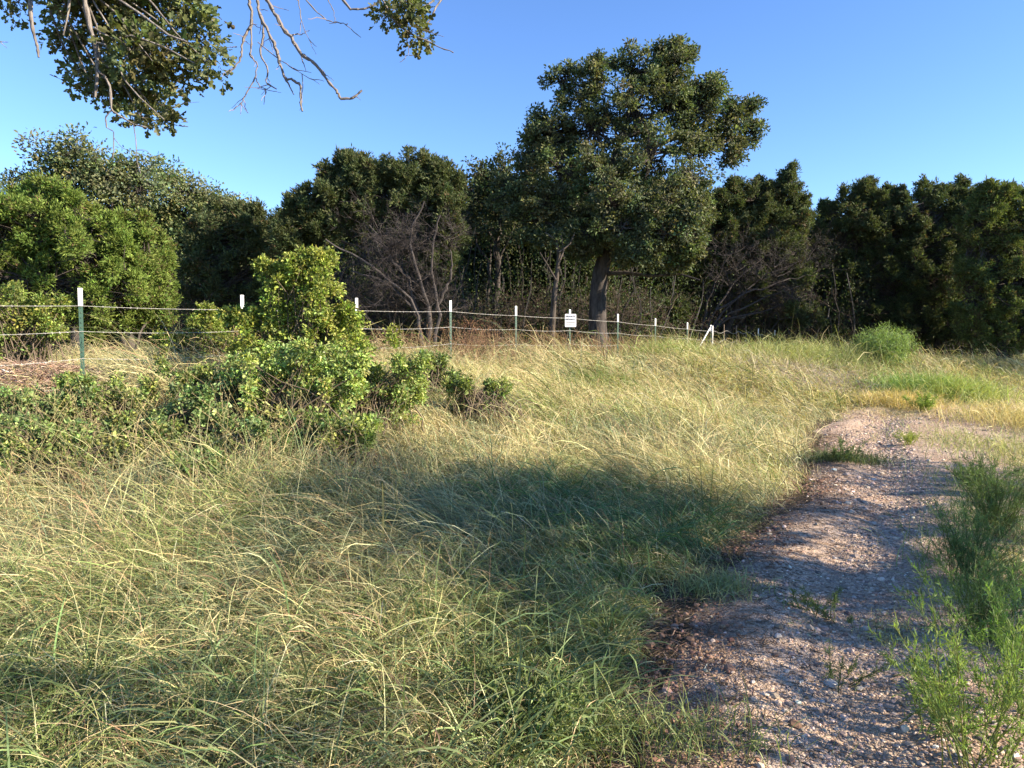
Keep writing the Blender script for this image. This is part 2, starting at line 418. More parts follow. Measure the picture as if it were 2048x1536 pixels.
# ---- the tall oak behind the fence
def main_oak():
    Zo = 19.5; b = foot(1197, Zo); g = np.random.default_rng(21)
    t = thing('oak_tree', b, 'tallest oak with grey-green leaves and thick grey trunk behind the fence', 'tree')
    px = [(1340, 125, 42, 42), (1362, 95, 26, 24), (1318, 92, 18, 20), (1265, 130, 45, 40), (1195, 140, 48, 40), (1125, 155, 42, 26), (1160, 185, 55, 40),
          (1270, 205, 90, 80), (1340, 200, 60, 65), (1190, 250, 85, 70), (1100, 260, 60, 55, .3), (1060, 300, 32, 55, .3), (1120, 330, 70, 65),
          (1425, 172, 34, 30), (1400, 205, 42, 36), (1500, 215, 24, 22, .4), (1475, 215, 36, 26, .4), (1510, 258, 22, 20, .4), (1460, 255, 44, 40, .3), (1470, 300, 28, 30, .2), (1385, 270, 60, 50),
          (1300, 310, 90, 70, -.6), (1215, 350, 85, 70, -.6), (1380, 345, 60, 45, -.8), (1350, 400, 75, 55, -1.2), (1290, 420, 70, 50, -1.2), (1330, 460, 62, 45, -1.5), (1380, 450, 32, 60, -1.5), (1260, 470, 48, 32, -1.2),
          (1090, 395, 75, 45), (1030, 375, 50, 45, .5), (1150, 420, 60, 35), (1060, 430, 60, 35), (1170, 460, 60, 32, -.5), (1245, 445, 50, 35, -1.4), (1290, 505, 50, 26, -1.3), (1220, 400, 60, 45, -1.3), (1380, 495, 22, 24, -1.3), (1165, 495, 26, 14, -.4), (1120, 470, 30, 12, -.2), (1255, 500, 26, 16, -1), (1345, 515, 26, 12, -1), (1060, 470, 34, 14), (1400, 415, 26, 20, -1)]
    lobes = [lobe_px(l, Zo) for l in px]; lobes = [(c - np.array([0, 0, .13]), r * .84) for c, r in lobes]; full = knobs(lobes, 10, g, (.14, .34))
    cr, Cc = broad_crown('crown', full, t, M_oak, OAK * np.array([1.0, 1.0, 1.0]), 46, .17, 40, .078, 'leaf', 22, .36, .3, .55, (1.5, -.2))
    geo = Geo()
    T = np.array([b, at(1195, 640, Zo), at(1196, 590, Zo), at(1201, 545, Zo), at(1212, 505, Zo), at(1217, 460, Zo), at(1212, 410, Zo), at(1222, 350, Zo), at(1240, 280, Zo), at(1262, 210, Zo)])
    rr = np.array([.30, .25, .235, .22, .2, .17, .15, .12, .09, .05]); tubes(geo, T, rr, 12)
    for c, r in lobes:
        dz = c[2] - T[3:, 2]; k = 3 + int(np.argmin(np.abs(dz - .9))); k = min(max(k, 4), 9)
        P = wiggly(T[k], c, 9, .11, g, .05); tubes(geo, P, rr[k] * .5 * np.linspace(1, .2, 9), 6)
    cen = np.array([c for c, r in lobes]); a = cen[np.linalg.norm(Cc[:, None] - cen[None], axis=2).argmin(1)]
    P = a[:, None] + (Cc - a)[:, None] * np.linspace(.05, 1, 5)[None, :, None]; P[:, 1:-1] += g.normal(size=(len(a), 3, 3)) * .04
    tubes(geo, P, np.broadcast_to(np.linspace(.02, .006, 5), P.shape[:2]), 4)
    # low side limb reaching right, and a stub
    for pts in ([(1205, 548), (1250, 545), (1300, 552), (1360, 548), (1400, 560)], [(1212, 505), (1240, 470), (1225, 445)], [(1205, 545), (1222, 520), (1224, 495)]):
        P = np.array([at(x, y, Zo - .3 * i) for i, (x, y) in enumerate(pts)]); tubes(geo, P, np.linspace(.07, .018, len(P)), 6)
    geo.obj('trunk', M_bark_oak, t, True)
main_oak()

def juniper(name, bx, Z, px, label, cat, base, dens=20, pr=.33, nl=26, size=.14, seed=1, r0=.16, brown=.06, stems=3, group=None, topf=.85):
    b = foot(bx, Z); g = np.random.default_rng(seed)
    t = thing(name, b, label, cat, group)
    lobes = [lobe_px(l, Z) for l in px]
    lobes_ = lobes; full = knobs([(c, r * .93) for c, r in lobes], 11, g, (.11, .27))
    for c, r in lobes:
        for _ in range(4):
            q = g.normal(size=2) * .5; top = c + np.array([q[0] * r[0], q[1] * r[1], r[2] * math.sqrt(max(.05, 1 - min(.95, q @ q)))])
            hgt = r[2] * g.uniform(.08, .42); ln_ = g.normal(size=2) * .25 * hgt
            for f in (0, .5, 1): full.append((top + np.array([ln_[0] * f, ln_[1] * f, hgt * f]), r[2] * np.array([.16, .16, .2]) * (1 - .65 * f)))
    cr, Cc = juniper_crown('crown', full, t, base, dens * 1.5, pr * .55, nl * 1.1, size * .74, seed, brown)
    geo = Geo(); cs = np.array([c for c, r in lobes]); hi = cs[cs[:, 2].argmax()]
    for s in range(stems):
        bb = b + np.array([g.normal() * .25, g.normal() * .25, -.1]) * (s > 0)
        tgt = hi if s == 0 else cs[g.integers(len(cs))]
        sub = [lobes[j] for j in range(len(lobes)) if j % stems == s]
        limbs(geo, bb, tgt * .85 + bb * .15, sub, r0 * (1 if s == 0 else .6), g, Cc[s::stems] if s == 0 or True else None, start=.2)
    geo.obj('trunk', M_bark_jun, t, True)
    return t

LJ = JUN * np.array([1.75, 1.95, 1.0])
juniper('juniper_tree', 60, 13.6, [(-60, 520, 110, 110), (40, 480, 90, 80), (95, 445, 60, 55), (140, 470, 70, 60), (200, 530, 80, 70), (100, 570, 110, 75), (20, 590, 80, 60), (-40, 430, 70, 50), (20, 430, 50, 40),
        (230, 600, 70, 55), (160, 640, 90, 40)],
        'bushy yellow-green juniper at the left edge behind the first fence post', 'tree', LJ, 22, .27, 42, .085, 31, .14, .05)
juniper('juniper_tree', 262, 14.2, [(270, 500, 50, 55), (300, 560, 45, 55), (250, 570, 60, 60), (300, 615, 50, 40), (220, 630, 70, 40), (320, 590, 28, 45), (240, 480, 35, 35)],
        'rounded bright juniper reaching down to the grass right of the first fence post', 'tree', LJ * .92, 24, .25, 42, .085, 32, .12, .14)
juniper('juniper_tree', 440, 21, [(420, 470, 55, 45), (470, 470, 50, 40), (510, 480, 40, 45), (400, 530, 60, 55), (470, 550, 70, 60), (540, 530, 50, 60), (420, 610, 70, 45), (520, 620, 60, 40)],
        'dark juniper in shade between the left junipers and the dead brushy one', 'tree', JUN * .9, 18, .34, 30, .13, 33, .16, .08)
# left back oaks
def oak(name, bx, Z, px, label, base, leaf=.1, dens=16, pr=.32, nl=30, seed=5, r0=.2, group=None, topn=None):
    b = foot(bx, Z); g = np.random.default_rng(seed)
    t = thing(name, b, label, 'tree', group); lobes = [lobe_px(l, Z) for l in px]
    cr, Cc = broad_crown('crown', knobs(lobes, 3, g), t, M_oak, base, dens, pr, nl, leaf, 'leaf', seed, .3, .35)
    geo = Geo(); cs = np.array([c for c, r in lobes]); hi = cs[cs[:, 2].argmax()]; top = hi * .8 + b * .2; top[2] = b[2] + (hi[2] - b[2]) * .8
    limbs(geo, b + np.array([0, 0, -.1]), top, lobes, r0, g, Cc); geo.obj('trunk', M_bark_oak, t, True)
    return t
oak('oak_tree', 150, 24, [(150, 305, 45, 28), (110, 330, 45, 35), (190, 330, 40, 35), (80, 375, 50, 30), (150, 380, 70, 50), (230, 350, 60, 40), (60, 410, 45, 30), (210, 420, 80, 50), (280, 370, 50, 40), (130, 430, 70, 50)],
    'loose-crowned oak rising highest at left behind the junipers', OAK * 1.35, .11, 19, .33, 34, 41, .2)
oak('oak_tree', 370, 26, [(330, 370, 55, 35), (380, 385, 45, 35), (300, 430, 70, 50), (370, 440, 60, 50), (430, 420, 45, 30), (470, 420, 35, 25), (440, 450, 55, 40), (490, 450, 35, 35), (340, 500, 80, 50), (420, 510, 60, 50)],
    'pale green rounded oak sloping down toward the gap in the trees at left', OAK * 1.5, .11, 19, .34, 34, 42, .2)
# central juniper with dead lower branches
tc = juniper('juniper_tree', 845, 19, [(700, 360, 60, 35), (760, 370, 60, 40), (660, 390, 50, 40), (820, 365, 45, 40), (860, 390, 40, 45), (630, 430, 45, 35), (600, 450, 40, 35), (850, 340, 22, 22), (690, 420, 60, 40), (890, 440, 30, 50), (780, 350, 30, 25), (580, 490, 35, 40), (640, 470, 40, 35), (900, 395, 28, 35), (880, 350, 16, 16), (905, 490, 24, 40), (800, 410, 60, 25), (870, 540, 30, 30)],
    'broad dark juniper with bare grey dead branches under its crown', 'tree', JUN * .95, 22, .3, 34, .12, 34, .1, .06, 2)
g = np.random.default_rng(60); geo = Geo()
b = np.array(tc.location)
for pts in ([(845, 690), (838, 640), (820, 600), (790, 570), (740, 530), (690, 500), (650, 480)], [(855, 690), (862, 640), (850, 590), (835, 540), (820, 490), (830, 440), (850, 400)],
            [(870, 690), (878, 630), (868, 580), (862, 540), (868, 480), (880, 430)], [(872, 620), (890, 580), (905, 540), (903, 500)], [(830, 620), (800, 590), (760, 560), (700, 540)], [(840, 640), (815, 560), (770, 500), (740, 450)]):
    P = np.array([at(x, y, 18.6 - .12 * i) for i, (x, y) in enumerate(pts)])
    K = 16; tt = np.linspace(0, len(P) - 1, K); Q = np.stack([np.interp(tt, range(len(P)), P[:, k]) for k in range(3)], 1)
    Q[1:] += g.normal(size=(K - 1, 3)) * .02; tubes(geo, Q, np.linspace(.05, .016, K), 7, (.075, .065, .062))
roots = np.array([at(x, y, 18.8 + g.uniform(-.6, .6)) for x, y in zip(g.uniform(700, 900, 26), g.uniform(440, 640, 26))])
dead_brush(geo, roots, g, 8, 1.15, 1.3, .25, .010, (np.array([.035, .03, .028]), np.array([.085, .072, .068])), 8, 6)  # branch and twig colours darkened to stand in for shade under the crown
geo.obj('dead_branches', M_twig, tc)
oak('oak_tree', 985, 22.5, [(975, 355, 40, 28), (1010, 350, 35, 30), (945, 385, 30, 35), (990, 400, 55, 40), (1030, 420, 50, 40), (940, 430, 25, 30), (980, 460, 50, 30)],
    'smaller dark oak tucked against the left side of the tallest oak', OAK * .8, .1, 17, .3, 32, 43, .15)
# slim trunk left of the main oak, leaning
t = thing('young_tree', foot(1105, 18.3), 'slim leaning tree with bare grey stem left of the thick oak trunk', 'tree')
geo = Geo(); P = np.array([at(x, y, 18.3) for x, y in ((1105, 725), (1104, 660), (1108, 600), (1113, 560), (1118, 510), (1112, 480), (1090, 465))])
tubes(geo, P, np.array([.09, .08, .075, .06, .05, .04, .02]), 8)
for pts in ([(1116, 530), (1128, 500), (1122, 470)], [(1112, 560), (1095, 530), (1080, 505)], [(1118, 505), (1140, 488), (1150, 465)]):
    tubes(geo, np.array([at(x, y, 18.2) for x, y in pts]), np.linspace(.035, .012, len(pts)), 5)
geo.obj('trunk', M_bark_jun, t, True)
broad_crown('crown', [lobe_px(l, 18.4) for l in ((1090, 470, 40, 22), (1140, 462, 36, 20), (1110, 490, 40, 15))], t, M_oak, OAK * .8, 14, .25, 16, .08, 'leaf', 61)
# right hand trees
juniper('juniper_tree', 1425, 25.5, [(1580, 375, 20, 30), (1560, 410, 38, 35), (1510, 400, 35, 30), (1470, 395, 30, 25), (1440, 430, 45, 40), (1500, 450, 55, 45), (1560, 460, 48, 40), (1600, 450, 20, 40), (1460, 500, 60, 40), (1540, 510, 55, 30), (1590, 500, 22, 30), (1420, 480, 40, 40), (1590, 560, 40, 25), (1500, 590, 50, 22), (1600, 630, 50, 25)],
    'spreading juniper with a pointed tip, right of the tallest oak', 'tree', JUN, 22, .3, 36, .12, 35, .13, .08, 2)
t = thing('leaning_tree', foot(1400, 24.6), 'fan of bare dark branches arching right from beside the fence corner', 'tree')
geo = Geo(); g = np.random.default_rng(66)
for pts in ([(1398, 690), (1440, 630), (1490, 580), (1540, 545), (1600, 520)], [(1400, 690), (1430, 620), (1480, 555), (1530, 510), (1570, 480)], [(1405, 680), (1470, 620), (1540, 590), (1610, 570)],
            [(1395, 690), (1415, 610), (1440, 540), (1480, 480)], [(1402, 680), (1450, 640), (1520, 625), (1600, 600)], [(1430, 620), (1500, 585), (1570, 560), (1630, 550)]):
    P = np.array([at(x, y, 24.6 + .1 * i) for i, (x, y) in enumerate(pts)]); K = 12; tt = np.linspace(0, len(P) - 1, K)
    Q = np.stack([np.interp(tt, range(len(P)), P[:, k]) for k in range(3)], 1); Q[1:] += g.normal(size=(K - 1, 3)) * .03
    tubes(geo, Q, np.linspace(.045, .012, K), 6, (.06, .05, .045))
roots = np.array([at(x, y, 24.9 + g.uniform(-.5, .5)) for x, y in zip(g.uniform(1430, 1620, 26), g.uniform(500, 640, 26))])
dead_brush(geo, roots, g, 7, 1.2, 1.2, .3, .012, (np.array([.04, .034, .03]), np.array([.10, .085, .075])), 6, 5)
geo.obj('branches', M_twig, t)
juniper('juniper_tree', 1645, 28.5, [(1650, 480, 35, 40), (1640, 530, 40, 45), (1690, 540, 45, 40), (1640, 590, 50, 40), (1700, 600, 50, 40)],
    'low juniper in the dip between two taller ones at right', 'tree', JUN * .8, 18, .34, 30, .13, 36, .12, .08)
juniper('juniper_tree', 1735, 26.6, [(1720, 400, 22, 28), (1700, 430, 38, 35), (1750, 420, 35, 32), (1785, 405, 28, 22), (1740, 470, 60, 45), (1690, 480, 35, 40), (1800, 460, 40, 40), (1750, 540, 60, 45), (1700, 560, 45, 40), (1790, 590, 55, 40), (1720, 620, 50, 30), (1680, 650, 50, 30), (1760, 650, 60, 30)],
    'shaggy juniper with dark double trunk left of the feathery green bush', 'tree', JUN * .95, 20, .32, 34, .125, 37, .14, .07)
juniper('juniper_tree', 1880, 26, [(1860, 400, 28, 30), (1830, 430, 40, 35), (1890, 420, 38, 35), (1930, 400, 28, 28), (1860, 480, 60, 45), (1920, 460, 45, 45), (1830, 540, 50, 45), (1900, 550, 60, 50), (1860, 620, 60, 45), (1830, 660, 50, 30), (1910, 660, 60, 35)],
    'tall juniper with tufted top behind the feathery green bush', 'tree', JUN, 20, .32, 34, .125, 38, .14, .07)
juniper('juniper_tree', 2010, 22.5, [(1985, 410, 38, 30), (2020, 430, 40, 40), (1960, 460, 45, 45), (2040, 480, 50, 60), (1980, 530, 65, 50), (2050, 560, 60, 60), (1940, 590, 50, 45), (2000, 620, 65, 45), (2090, 450, 50, 60), (2100, 560, 60, 70), (1960, 660, 60, 35), (2040, 670, 60, 35)],
    'dense juniper hanging to the ground at the right edge', 'tree', JUN * np.array([1.3, 1.3, 1]), 20, .3, 38, .115, 39, .15, .08)

# background trees closing the view, copies of two sources
def copy_tree(o, loc, rz, s, label, group):
    c = o.copy(); C.objects.link(c); c.location = loc; c.rotation_euler = (0, 0, rz); c.scale = (s, s, s); c['label'] = label; c['group'] = group
    for ch in o.children:
        k = ch.copy(); C.objects.link(k); k.parent = c
    return c
BGG = 'background trees closing the wood'
bgl = 'dark evergreen filling the wood behind the front trees'
Zb = 28
src = juniper('evergreen_tree', 640, Zb, [(640, 470, 60, 50), (620, 530, 70, 60), (680, 540, 70, 60), (640, 600, 90, 55), (700, 610, 60, 50), (580, 610, 60, 50), (640, 660, 90, 40), (590, 705, 70, 30), (690, 700, 70, 30), (640, 720, 80, 25)],
    bgl, 'tree', JUN * .7, 9, .5, 40, .2, 51, .16, .05, 2, BGG)
base_px = [(-60, 27, .9), (60, 29, 1), (190, 30, .95), (330, 29, 1), (450, 28, .95), (540, 30, .95), (740, 27, 1.15), (830, 29, 1.2), (930, 27, 1.1), (1010, 30, 1.15), (1100, 26, 1.1), (1180, 29, 1.2), (1270, 26, 1.15), (1350, 28, 1.1),
           (1440, 27, 1.0), (1530, 29, 1.05), (1610, 28, .8), (1690, 31, .9), (1780, 29, .95), (1870, 31, 1.05), (1960, 28, 1.05), (2060, 30, 1.1)]
gr = random.Random(5)
for px_, Z_, s_ in base_px:
    Z_ += 4 if px_ > 1300 else 0; s_ *= 1.1 if px_ > 1300 else 1
    copy_tree(src, foot(px_, Z_), gr.uniform(0, 6.28), s_, bgl, BGG)
for px_, Z_ in [(x, 38 + (i % 3) * 3) for i, x in enumerate(range(-40, 2100, 110))]:
    copy_tree(src, foot(px_, Z_), gr.uniform(0, 6.28), 1.25, bgl, BGG)

# understory: thin stems, dead twigs and sparse leaves inside the wood
def understory():
    g = np.random.default_rng(71); geo = Geo()
    n = 330; px = g.uniform(340, 2080, n); Zs = g.uniform(20.5, 25, n) + 5 * sstep(1250, 1450, px)
    roots = np.array([foot(a, b) for a, b in zip(px, Zs)]); roots[:, 2] -= .05
    P = np.stack([wiggly(r, r + np.array([g.normal() * .5, g.normal() * .4, g.uniform(1.8, 4)]), 8, .09, g) for r in roots])
    tubes(geo, P, g.uniform(.018, .055, (n, 1)) * np.linspace(1, .4, 8), 5, np.array([.03, .026, .022]) + g.random((n, 1)) * .04)
    dead_brush(geo, P[:, 3], g, 5, 1.1, 1.2, .3, .011, (np.array([.045, .036, .03]), np.array([.17, .125, .09])), 6, 5)
    geo2 = geo.obj('undergrowth', M_twig); tag(geo2, 'tangle of thin bare stems and twigs in the shade of the wood', 'undergrowth', None, 'stuff')
    geo = Geo(); N = 70000; k = g.integers(0, n, N)
    Pp = P[k, g.integers(1, 8, N)] + g.normal(size=(N, 3)) * np.array([.55, .5, .4])
    Pp[:, 2] = np.maximum(Pp[:, 2], h_base(Pp[:, 0], Pp[:, 1]) + .05)
    leaves(geo, Pp, rdir(N, 0, g), rdir(N, .6, g), g.uniform(.05, .1, N), g.uniform(.03, .05, N), 'leaf', vary(np.array([.06, .08, .03]), N, .35, .3, g))
    o = geo.obj('undergrowth_leaves', M_brush); tag(o, 'sparse dark leaves of saplings under the trees', 'undergrowth', None, 'stuff')
understory()

# ---- oak overhead at the top left, trunk out of frame
def near_oak():
    g = np.random.default_rng(81); Zn = 5.6
    b = np.array([-5.6, 2.2, gz(-5.6, 2.2)])
    t = thing('overhanging_oak', b, 'oak whose leafy bough and bare twigs hang into the top left of the view', 'tree')
    s = 2.1333
    cl = [(a_, b_ - 14, c_ * .97, d_ * .95) for a_, b_, c_, d_ in [(80, 25, 65, 45), (300, 50, 110, 80), (290, 160, 80, 70), (420, 60, 110, 90), (560, 90, 140, 110), (740, 60, 140, 80), (810, 150, 90, 80), (870, 265, 60, 60), (720, 230, 120, 90), (560, 240, 130, 100), (400, 270, 90, 80),
          (350, 335, 45, 30), (460, 380, 80, 50), (600, 360, 100, 65), (740, 350, 70, 45), (560, 450, 80, 50), (680, 460, 60, 45), (600, 515, 60, 30), (700, 530, 35, 20), (450, -30, 300, 60), (800, 340, 50, 40), (400, 410, 30, 25)]]
    cr = [(1700, 30, 60, 40), (1770, 90, 40, 35), (1790, 135, 28, 25), (1740, 20, 40, 40), (1650, 70, 20, 25)]
    lobes = []
    for c in cl: 
        lobes.append(lobe_px((c[0] / s, c[1] / s, c[2] / s, c[3] / s, g.uniform(-.35, .35)), Zn))
    lob2 = [lobe_px((c[0] / s, c[1] / s, c[2] / s, c[3] / s, g.uniform(-.1, .2)), Zn - .4) for c in cr]
    _, Cc = broad_crown('crown', lobes + lob2, t, M_oak, OAK * np.array([1.1, 1.05, .9]), 160, .10, 17, .060, 'oak', 82, .25, .2, .62)
    geo = Geo()
    # trunk and limbs above the frame
    T = wiggly(b, np.array([-5.0, 3.0, 5.6]), 12, .04, g); T[0] = b; tubes(geo, T, np.linspace(.3, .17, 12), 12)
    lim = wiggly(T[-1], np.array([-.2, 5.9, 4.75]), 16, .03, g, .04); tubes(geo, lim, np.linspace(.14, .04, 16), 9)
    lim2 = wiggly(T[-1], np.array([-3.2, 5.7, 4.6]), 10, .04, g, .03); tubes(geo, lim2, np.linspace(.12, .045, 10), 8)
    tr = {'a': [(1060, -60), (1060, 0), (1075, 60), (1070, 110), (1040, 160), (1030, 200), (1030, 240), (1000, 290), (967, 320)],
          'b': [(1100, -60), (1100, 0), (1105, 60), (1125, 110), (1120, 180), (1110, 230), (1145, 300), (1130, 350), (1180, 380)],
          'c': [(1105, 50), (1150, 150), (1170, 180), (1190, 250), (1215, 335), (1250, 340), (1285, 365), (1280, 420), (1290, 475)],
          'd': [(1215, 335), (1240, 375), (1255, 405)],
          'e': [(1120, -60), (1140, 0), (1180, 70), (1215, 130), (1245, 160), (1285, 235), (1330, 260), (1380, 310), (1400, 350), (1440, 390), (1450, 420), (1500, 420), (1545, 385)],
          'f': [(1245, 150), (1290, 145), (1320, 130)], 'g': [(1285, 235), (1305, 305)], 'h': [(1100, 180), (1200, 260), (1290, 315), (1365, 360)],
          'i': [(1070, 110), (1075, 180), (1065, 230), (1095, 270), (1090, 330), (1050, 400), (1030, 440), (995, 470)], 'j': [(1030, 442), (1062, 483)],
          'k': [(1090, 330), (1110, 370), (1145, 385), (1200, 395)], 'l': [(1275, -50), (1275, 0), (1285, 90), (1310, 150), (1350, 235)],
          'm': [(1265, -50), (1340, 40), (1400, 90), (1470, 100), (1540, 160)], 'n': [(1430, -50), (1490, 40), (1560, 40), (1620, 5), (1640, -50)],
          'o': [(1600, -50), (1680, 80), (1740, 140), (1850, 190), (1935, 225)], 'p': [(1740, 140), (1745, 235), (1705, 265)], 'q': [(1790, 120), (1895, 158)],
          'r': [(1400, 0), (1420, 40), (1430, 100)], 's': [(1380, 310), (1425, 345)], 't': [(1010, 200), (967, 203)], 'u': [(1745, 235), (1780, 235)]}
    thick = dict(a=.012, b=.012, c=.014, d=.007, e=.017, f=.005, g=.005, h=.004, i=.007, j=.003, k=.004, l=.004, m=.005, n=.01, o=.009, p=.004, q=.003, r=.004, s=.003, t=.004, u=.003)
    gd = Geo()
    for k_, pts in tr.items():
        n_ = len(pts); Zk = Zn - .3 + (.0 if k_ in 'bdg' else .0)
        P = np.array([at(x / s, y / s, Zk) for x, y in pts]); K = n_ * 4; tt = np.linspace(0, n_ - 1, K)
        Q = np.stack([np.interp(tt, range(n_), P[:, q]) for q in range(3)], 1)
        rr = thick[k_] * np.linspace(1, .42, K) * (1 + .18 * g.normal(size=K).clip(-1.5, 1.8)); Q[1:-1] += g.normal(size=(K - 2, 3)) * .003
        tubes(gd, Q, rr, 6, np.array([.19, .165, .145]))
        if pts[0][1] < 0:                      # join to the limb above
            j = np.argmin(np.abs(lim[:, 0] - P[0][0])); tubes(gd, wiggly(lim[j], P[0], 6, .05, g), np.full(6, thick[k_]) * 1.1, 6, np.array([.19, .165, .145]))
    # short spurs on the dead twigs
    for k_ in 'abceikhlm':
        pts = tr[k_]; P = np.array([at(x / s, y / s, Zn - .3) for x, y in pts])
        for _ in range(5 if k_ in 'ceaib' else 3):
            q = g.integers(1, len(P) - 1); f = g.random(); a0 = P[q] * (1 - f) + P[q + 1] * f
            e = a0 + np.array([g.normal() * .07, g.normal() * .07, -abs(g.normal()) * .07])
            tubes(gd, wiggly(a0, e, 5, .12, g), np.linspace(.0035, .0016, 5), 4, np.array([.24, .2, .18]))
    gd.obj('dead_branches', M_twig, t)
    lf = {'a': [(130, -60), (130, 0), (130, 60), (140, 130), (160, 200), (165, 245)], 'b': [(355, -60), (360, 0), (385, 120), (405, 180), (415, 250), (415, 330), (405, 415)],
          'c': [(405, 180), (450, 190), (490, 250), (530, 340), (600, 420), (700, 510)], 'd': [(415, 300), (450, 330), (470, 370), (475, 470), (520, 500), (570, 530), (630, 545)],
          'e': [(475, 470), (450, 500), (455, 545), (485, 560), (485, 650), (480, 680)], 'f': [(487, 590), (515, 625), (540, 640)], 'g': [(570, 530), (580, 600), (585, 690), (600, 740)],
          'h': [(585, 640), (620, 640), (670, 680)], 'i': [(560, 150), (610, 210), (650, 260)], 'j': [(405, 120), (480, 170), (560, 150), (700, 200), (830, 270)], 'k': [(450, -40), (600, 60), (720, 150), (800, 180)],
          'l': [(-30, 170), (0, 178), (35, 180)], 'm': [(0, 178), (30, 205)], 'n': [(780, 440), (850, 435)], 'o': [(300, -40), (290, 60), (270, 150)]}
    th2 = dict(a=.016, b=.02, c=.009, d=.010, e=.005, f=.003, g=.004, h=.003, i=.006, j=.01, k=.012, l=.004, m=.003, n=.002, o=.01)
    for k_, pts in lf.items():
        n_ = len(pts); P = np.array([at(x / s, y / s, Zn - .42) for x, y in pts]); K = n_ * 4; tt = np.linspace(0, n_ - 1, K)
        Q = np.stack([np.interp(tt, range(n_), P[:, q]) for q in range(3)], 1)
        tubes(geo, Q, th2[k_] * np.linspace(1, .5, K) * (1 + .15 * g.normal(size=K).clip(-1.5, 1.8)), 6)
        if pts[0][1] < 0:
            j = np.argmin(np.abs(lim2[:, 0] - P[0][0])); tubes(geo, wiggly(lim2[j], P[0], 6, .05, g), np.full(6, th2[k_]) * 1.1, 6)
    cen = np.array([c for c, r in lobes + lob2]); a = cen[np.linalg.norm(Cc[:, None] - cen[None], axis=2).argmin(1)]
    P = a[:, None] + (Cc - a)[:, None] * np.linspace(0, 1, 5)[None, :, None]; P[:, 1:-1] += g.normal(size=(len(a), 3, 3)) * .012
    tubes(geo, P, np.broadcast_to(np.linspace(.004, .0015, 5), P.shape[:2]), 4)
    Pl = np.stack([wiggly(cen[i], (lim2[-1] + lim2[5]) / 2 if i < len(lobes) else lim[-1], 8, .06, g) for i in range(len(cen))]); tubes(geo, Pl, np.broadcast_to(np.linspace(.005, .014, 8), Pl.shape[:2]), 5)
    geo.obj('trunk', M_bark_grey, t, True)
near_oak()

# ---- trees outside the frame: two shade the foreground, two added to shade the treeline
def world_oak(b, lobes, label, seed, leaf=.11, dens=9, nl=26):
    g = np.random.default_rng(seed); b = np.array(b, float); b[2] = gz(b[0], b[1])
    t = thing('roadside_oak', b, label, 'tree', 'oaks outside the frame beside the path')
    L = [(np.array(c, float), np.array(r, float)) for c, r in lobes]
    _, Cc = broad_crown('crown', L, t, M_oak, OAK, dens, .42, nl, leaf, 'leaf', seed, .3, .3)
    geo = Geo(); cs = np.array([c for c, r in L]); top = cs.mean(0); top[2] = cs[:, 2].max() * .9
    limbs(geo, b, top, L, .22, g, Cc); geo.obj('trunk', M_bark_oak, t, True)
world_oak((10.2, 1.8, 0), [((9.4, 2.7, 4.4), (1.9, 1.4, .95)), ((8.6, 3.3, 4.1), (1.3, .9, .6)), ((7.2, 2.5, 4.1), (1.1, 1.0, .55)), ((11.6, 3.7, 4.3), (1.2, 1.0, .5)), ((13.6, 5.3, 4.2), (1.7, 1.2, .6)), ((11.2, .75, 4.3), (.8, .65, .32)), ((8.4, 1.3, 4.2), (1.3, .9, .6)), ((9.9, 1.6, 4.3), (1.3, .8, .6)), ((10, 2.4, 5.9), (1.1, .9, .5))], 'large oak outside the view to the right, shading the middle of the path', 91, .11, 11)
world_oak((6.6, -.6, 0), [((6.6, .2, 4.3), (1.0, .7, .5)), ((8.0, -1.0, 4.6), (1.0, .8, .5)), ((5.0, -.4, 4.0), (.9, .7, .4))], 'small open oak behind the viewer to the right, dappling the nearest grass', 92, .10, 5, 18)
world_oak((24, 17, 0), [((24, 17, 5), (3, 3, 2)), ((27, 16, 4), (2.5, 2.5, 2)), ((22.5, 18.5, 4), (2.2, 2.2, 1.8)), ((25, 19, 3), (3, 3, 2))], 'oak outside the view at the right end of the treeline', 93, .14, 6)
world_oak((19.5, 22.5, 0), [((19.5, 22.5, 5.2), (2.4, 2.2, 2)), ((18.6, 22, 3.2), (2, 2, 1.4)), ((21, 23, 3.6), (2.4, 2.2, 2))], 'oak just outside the view behind the right edge juniper', 94, .14, 7)

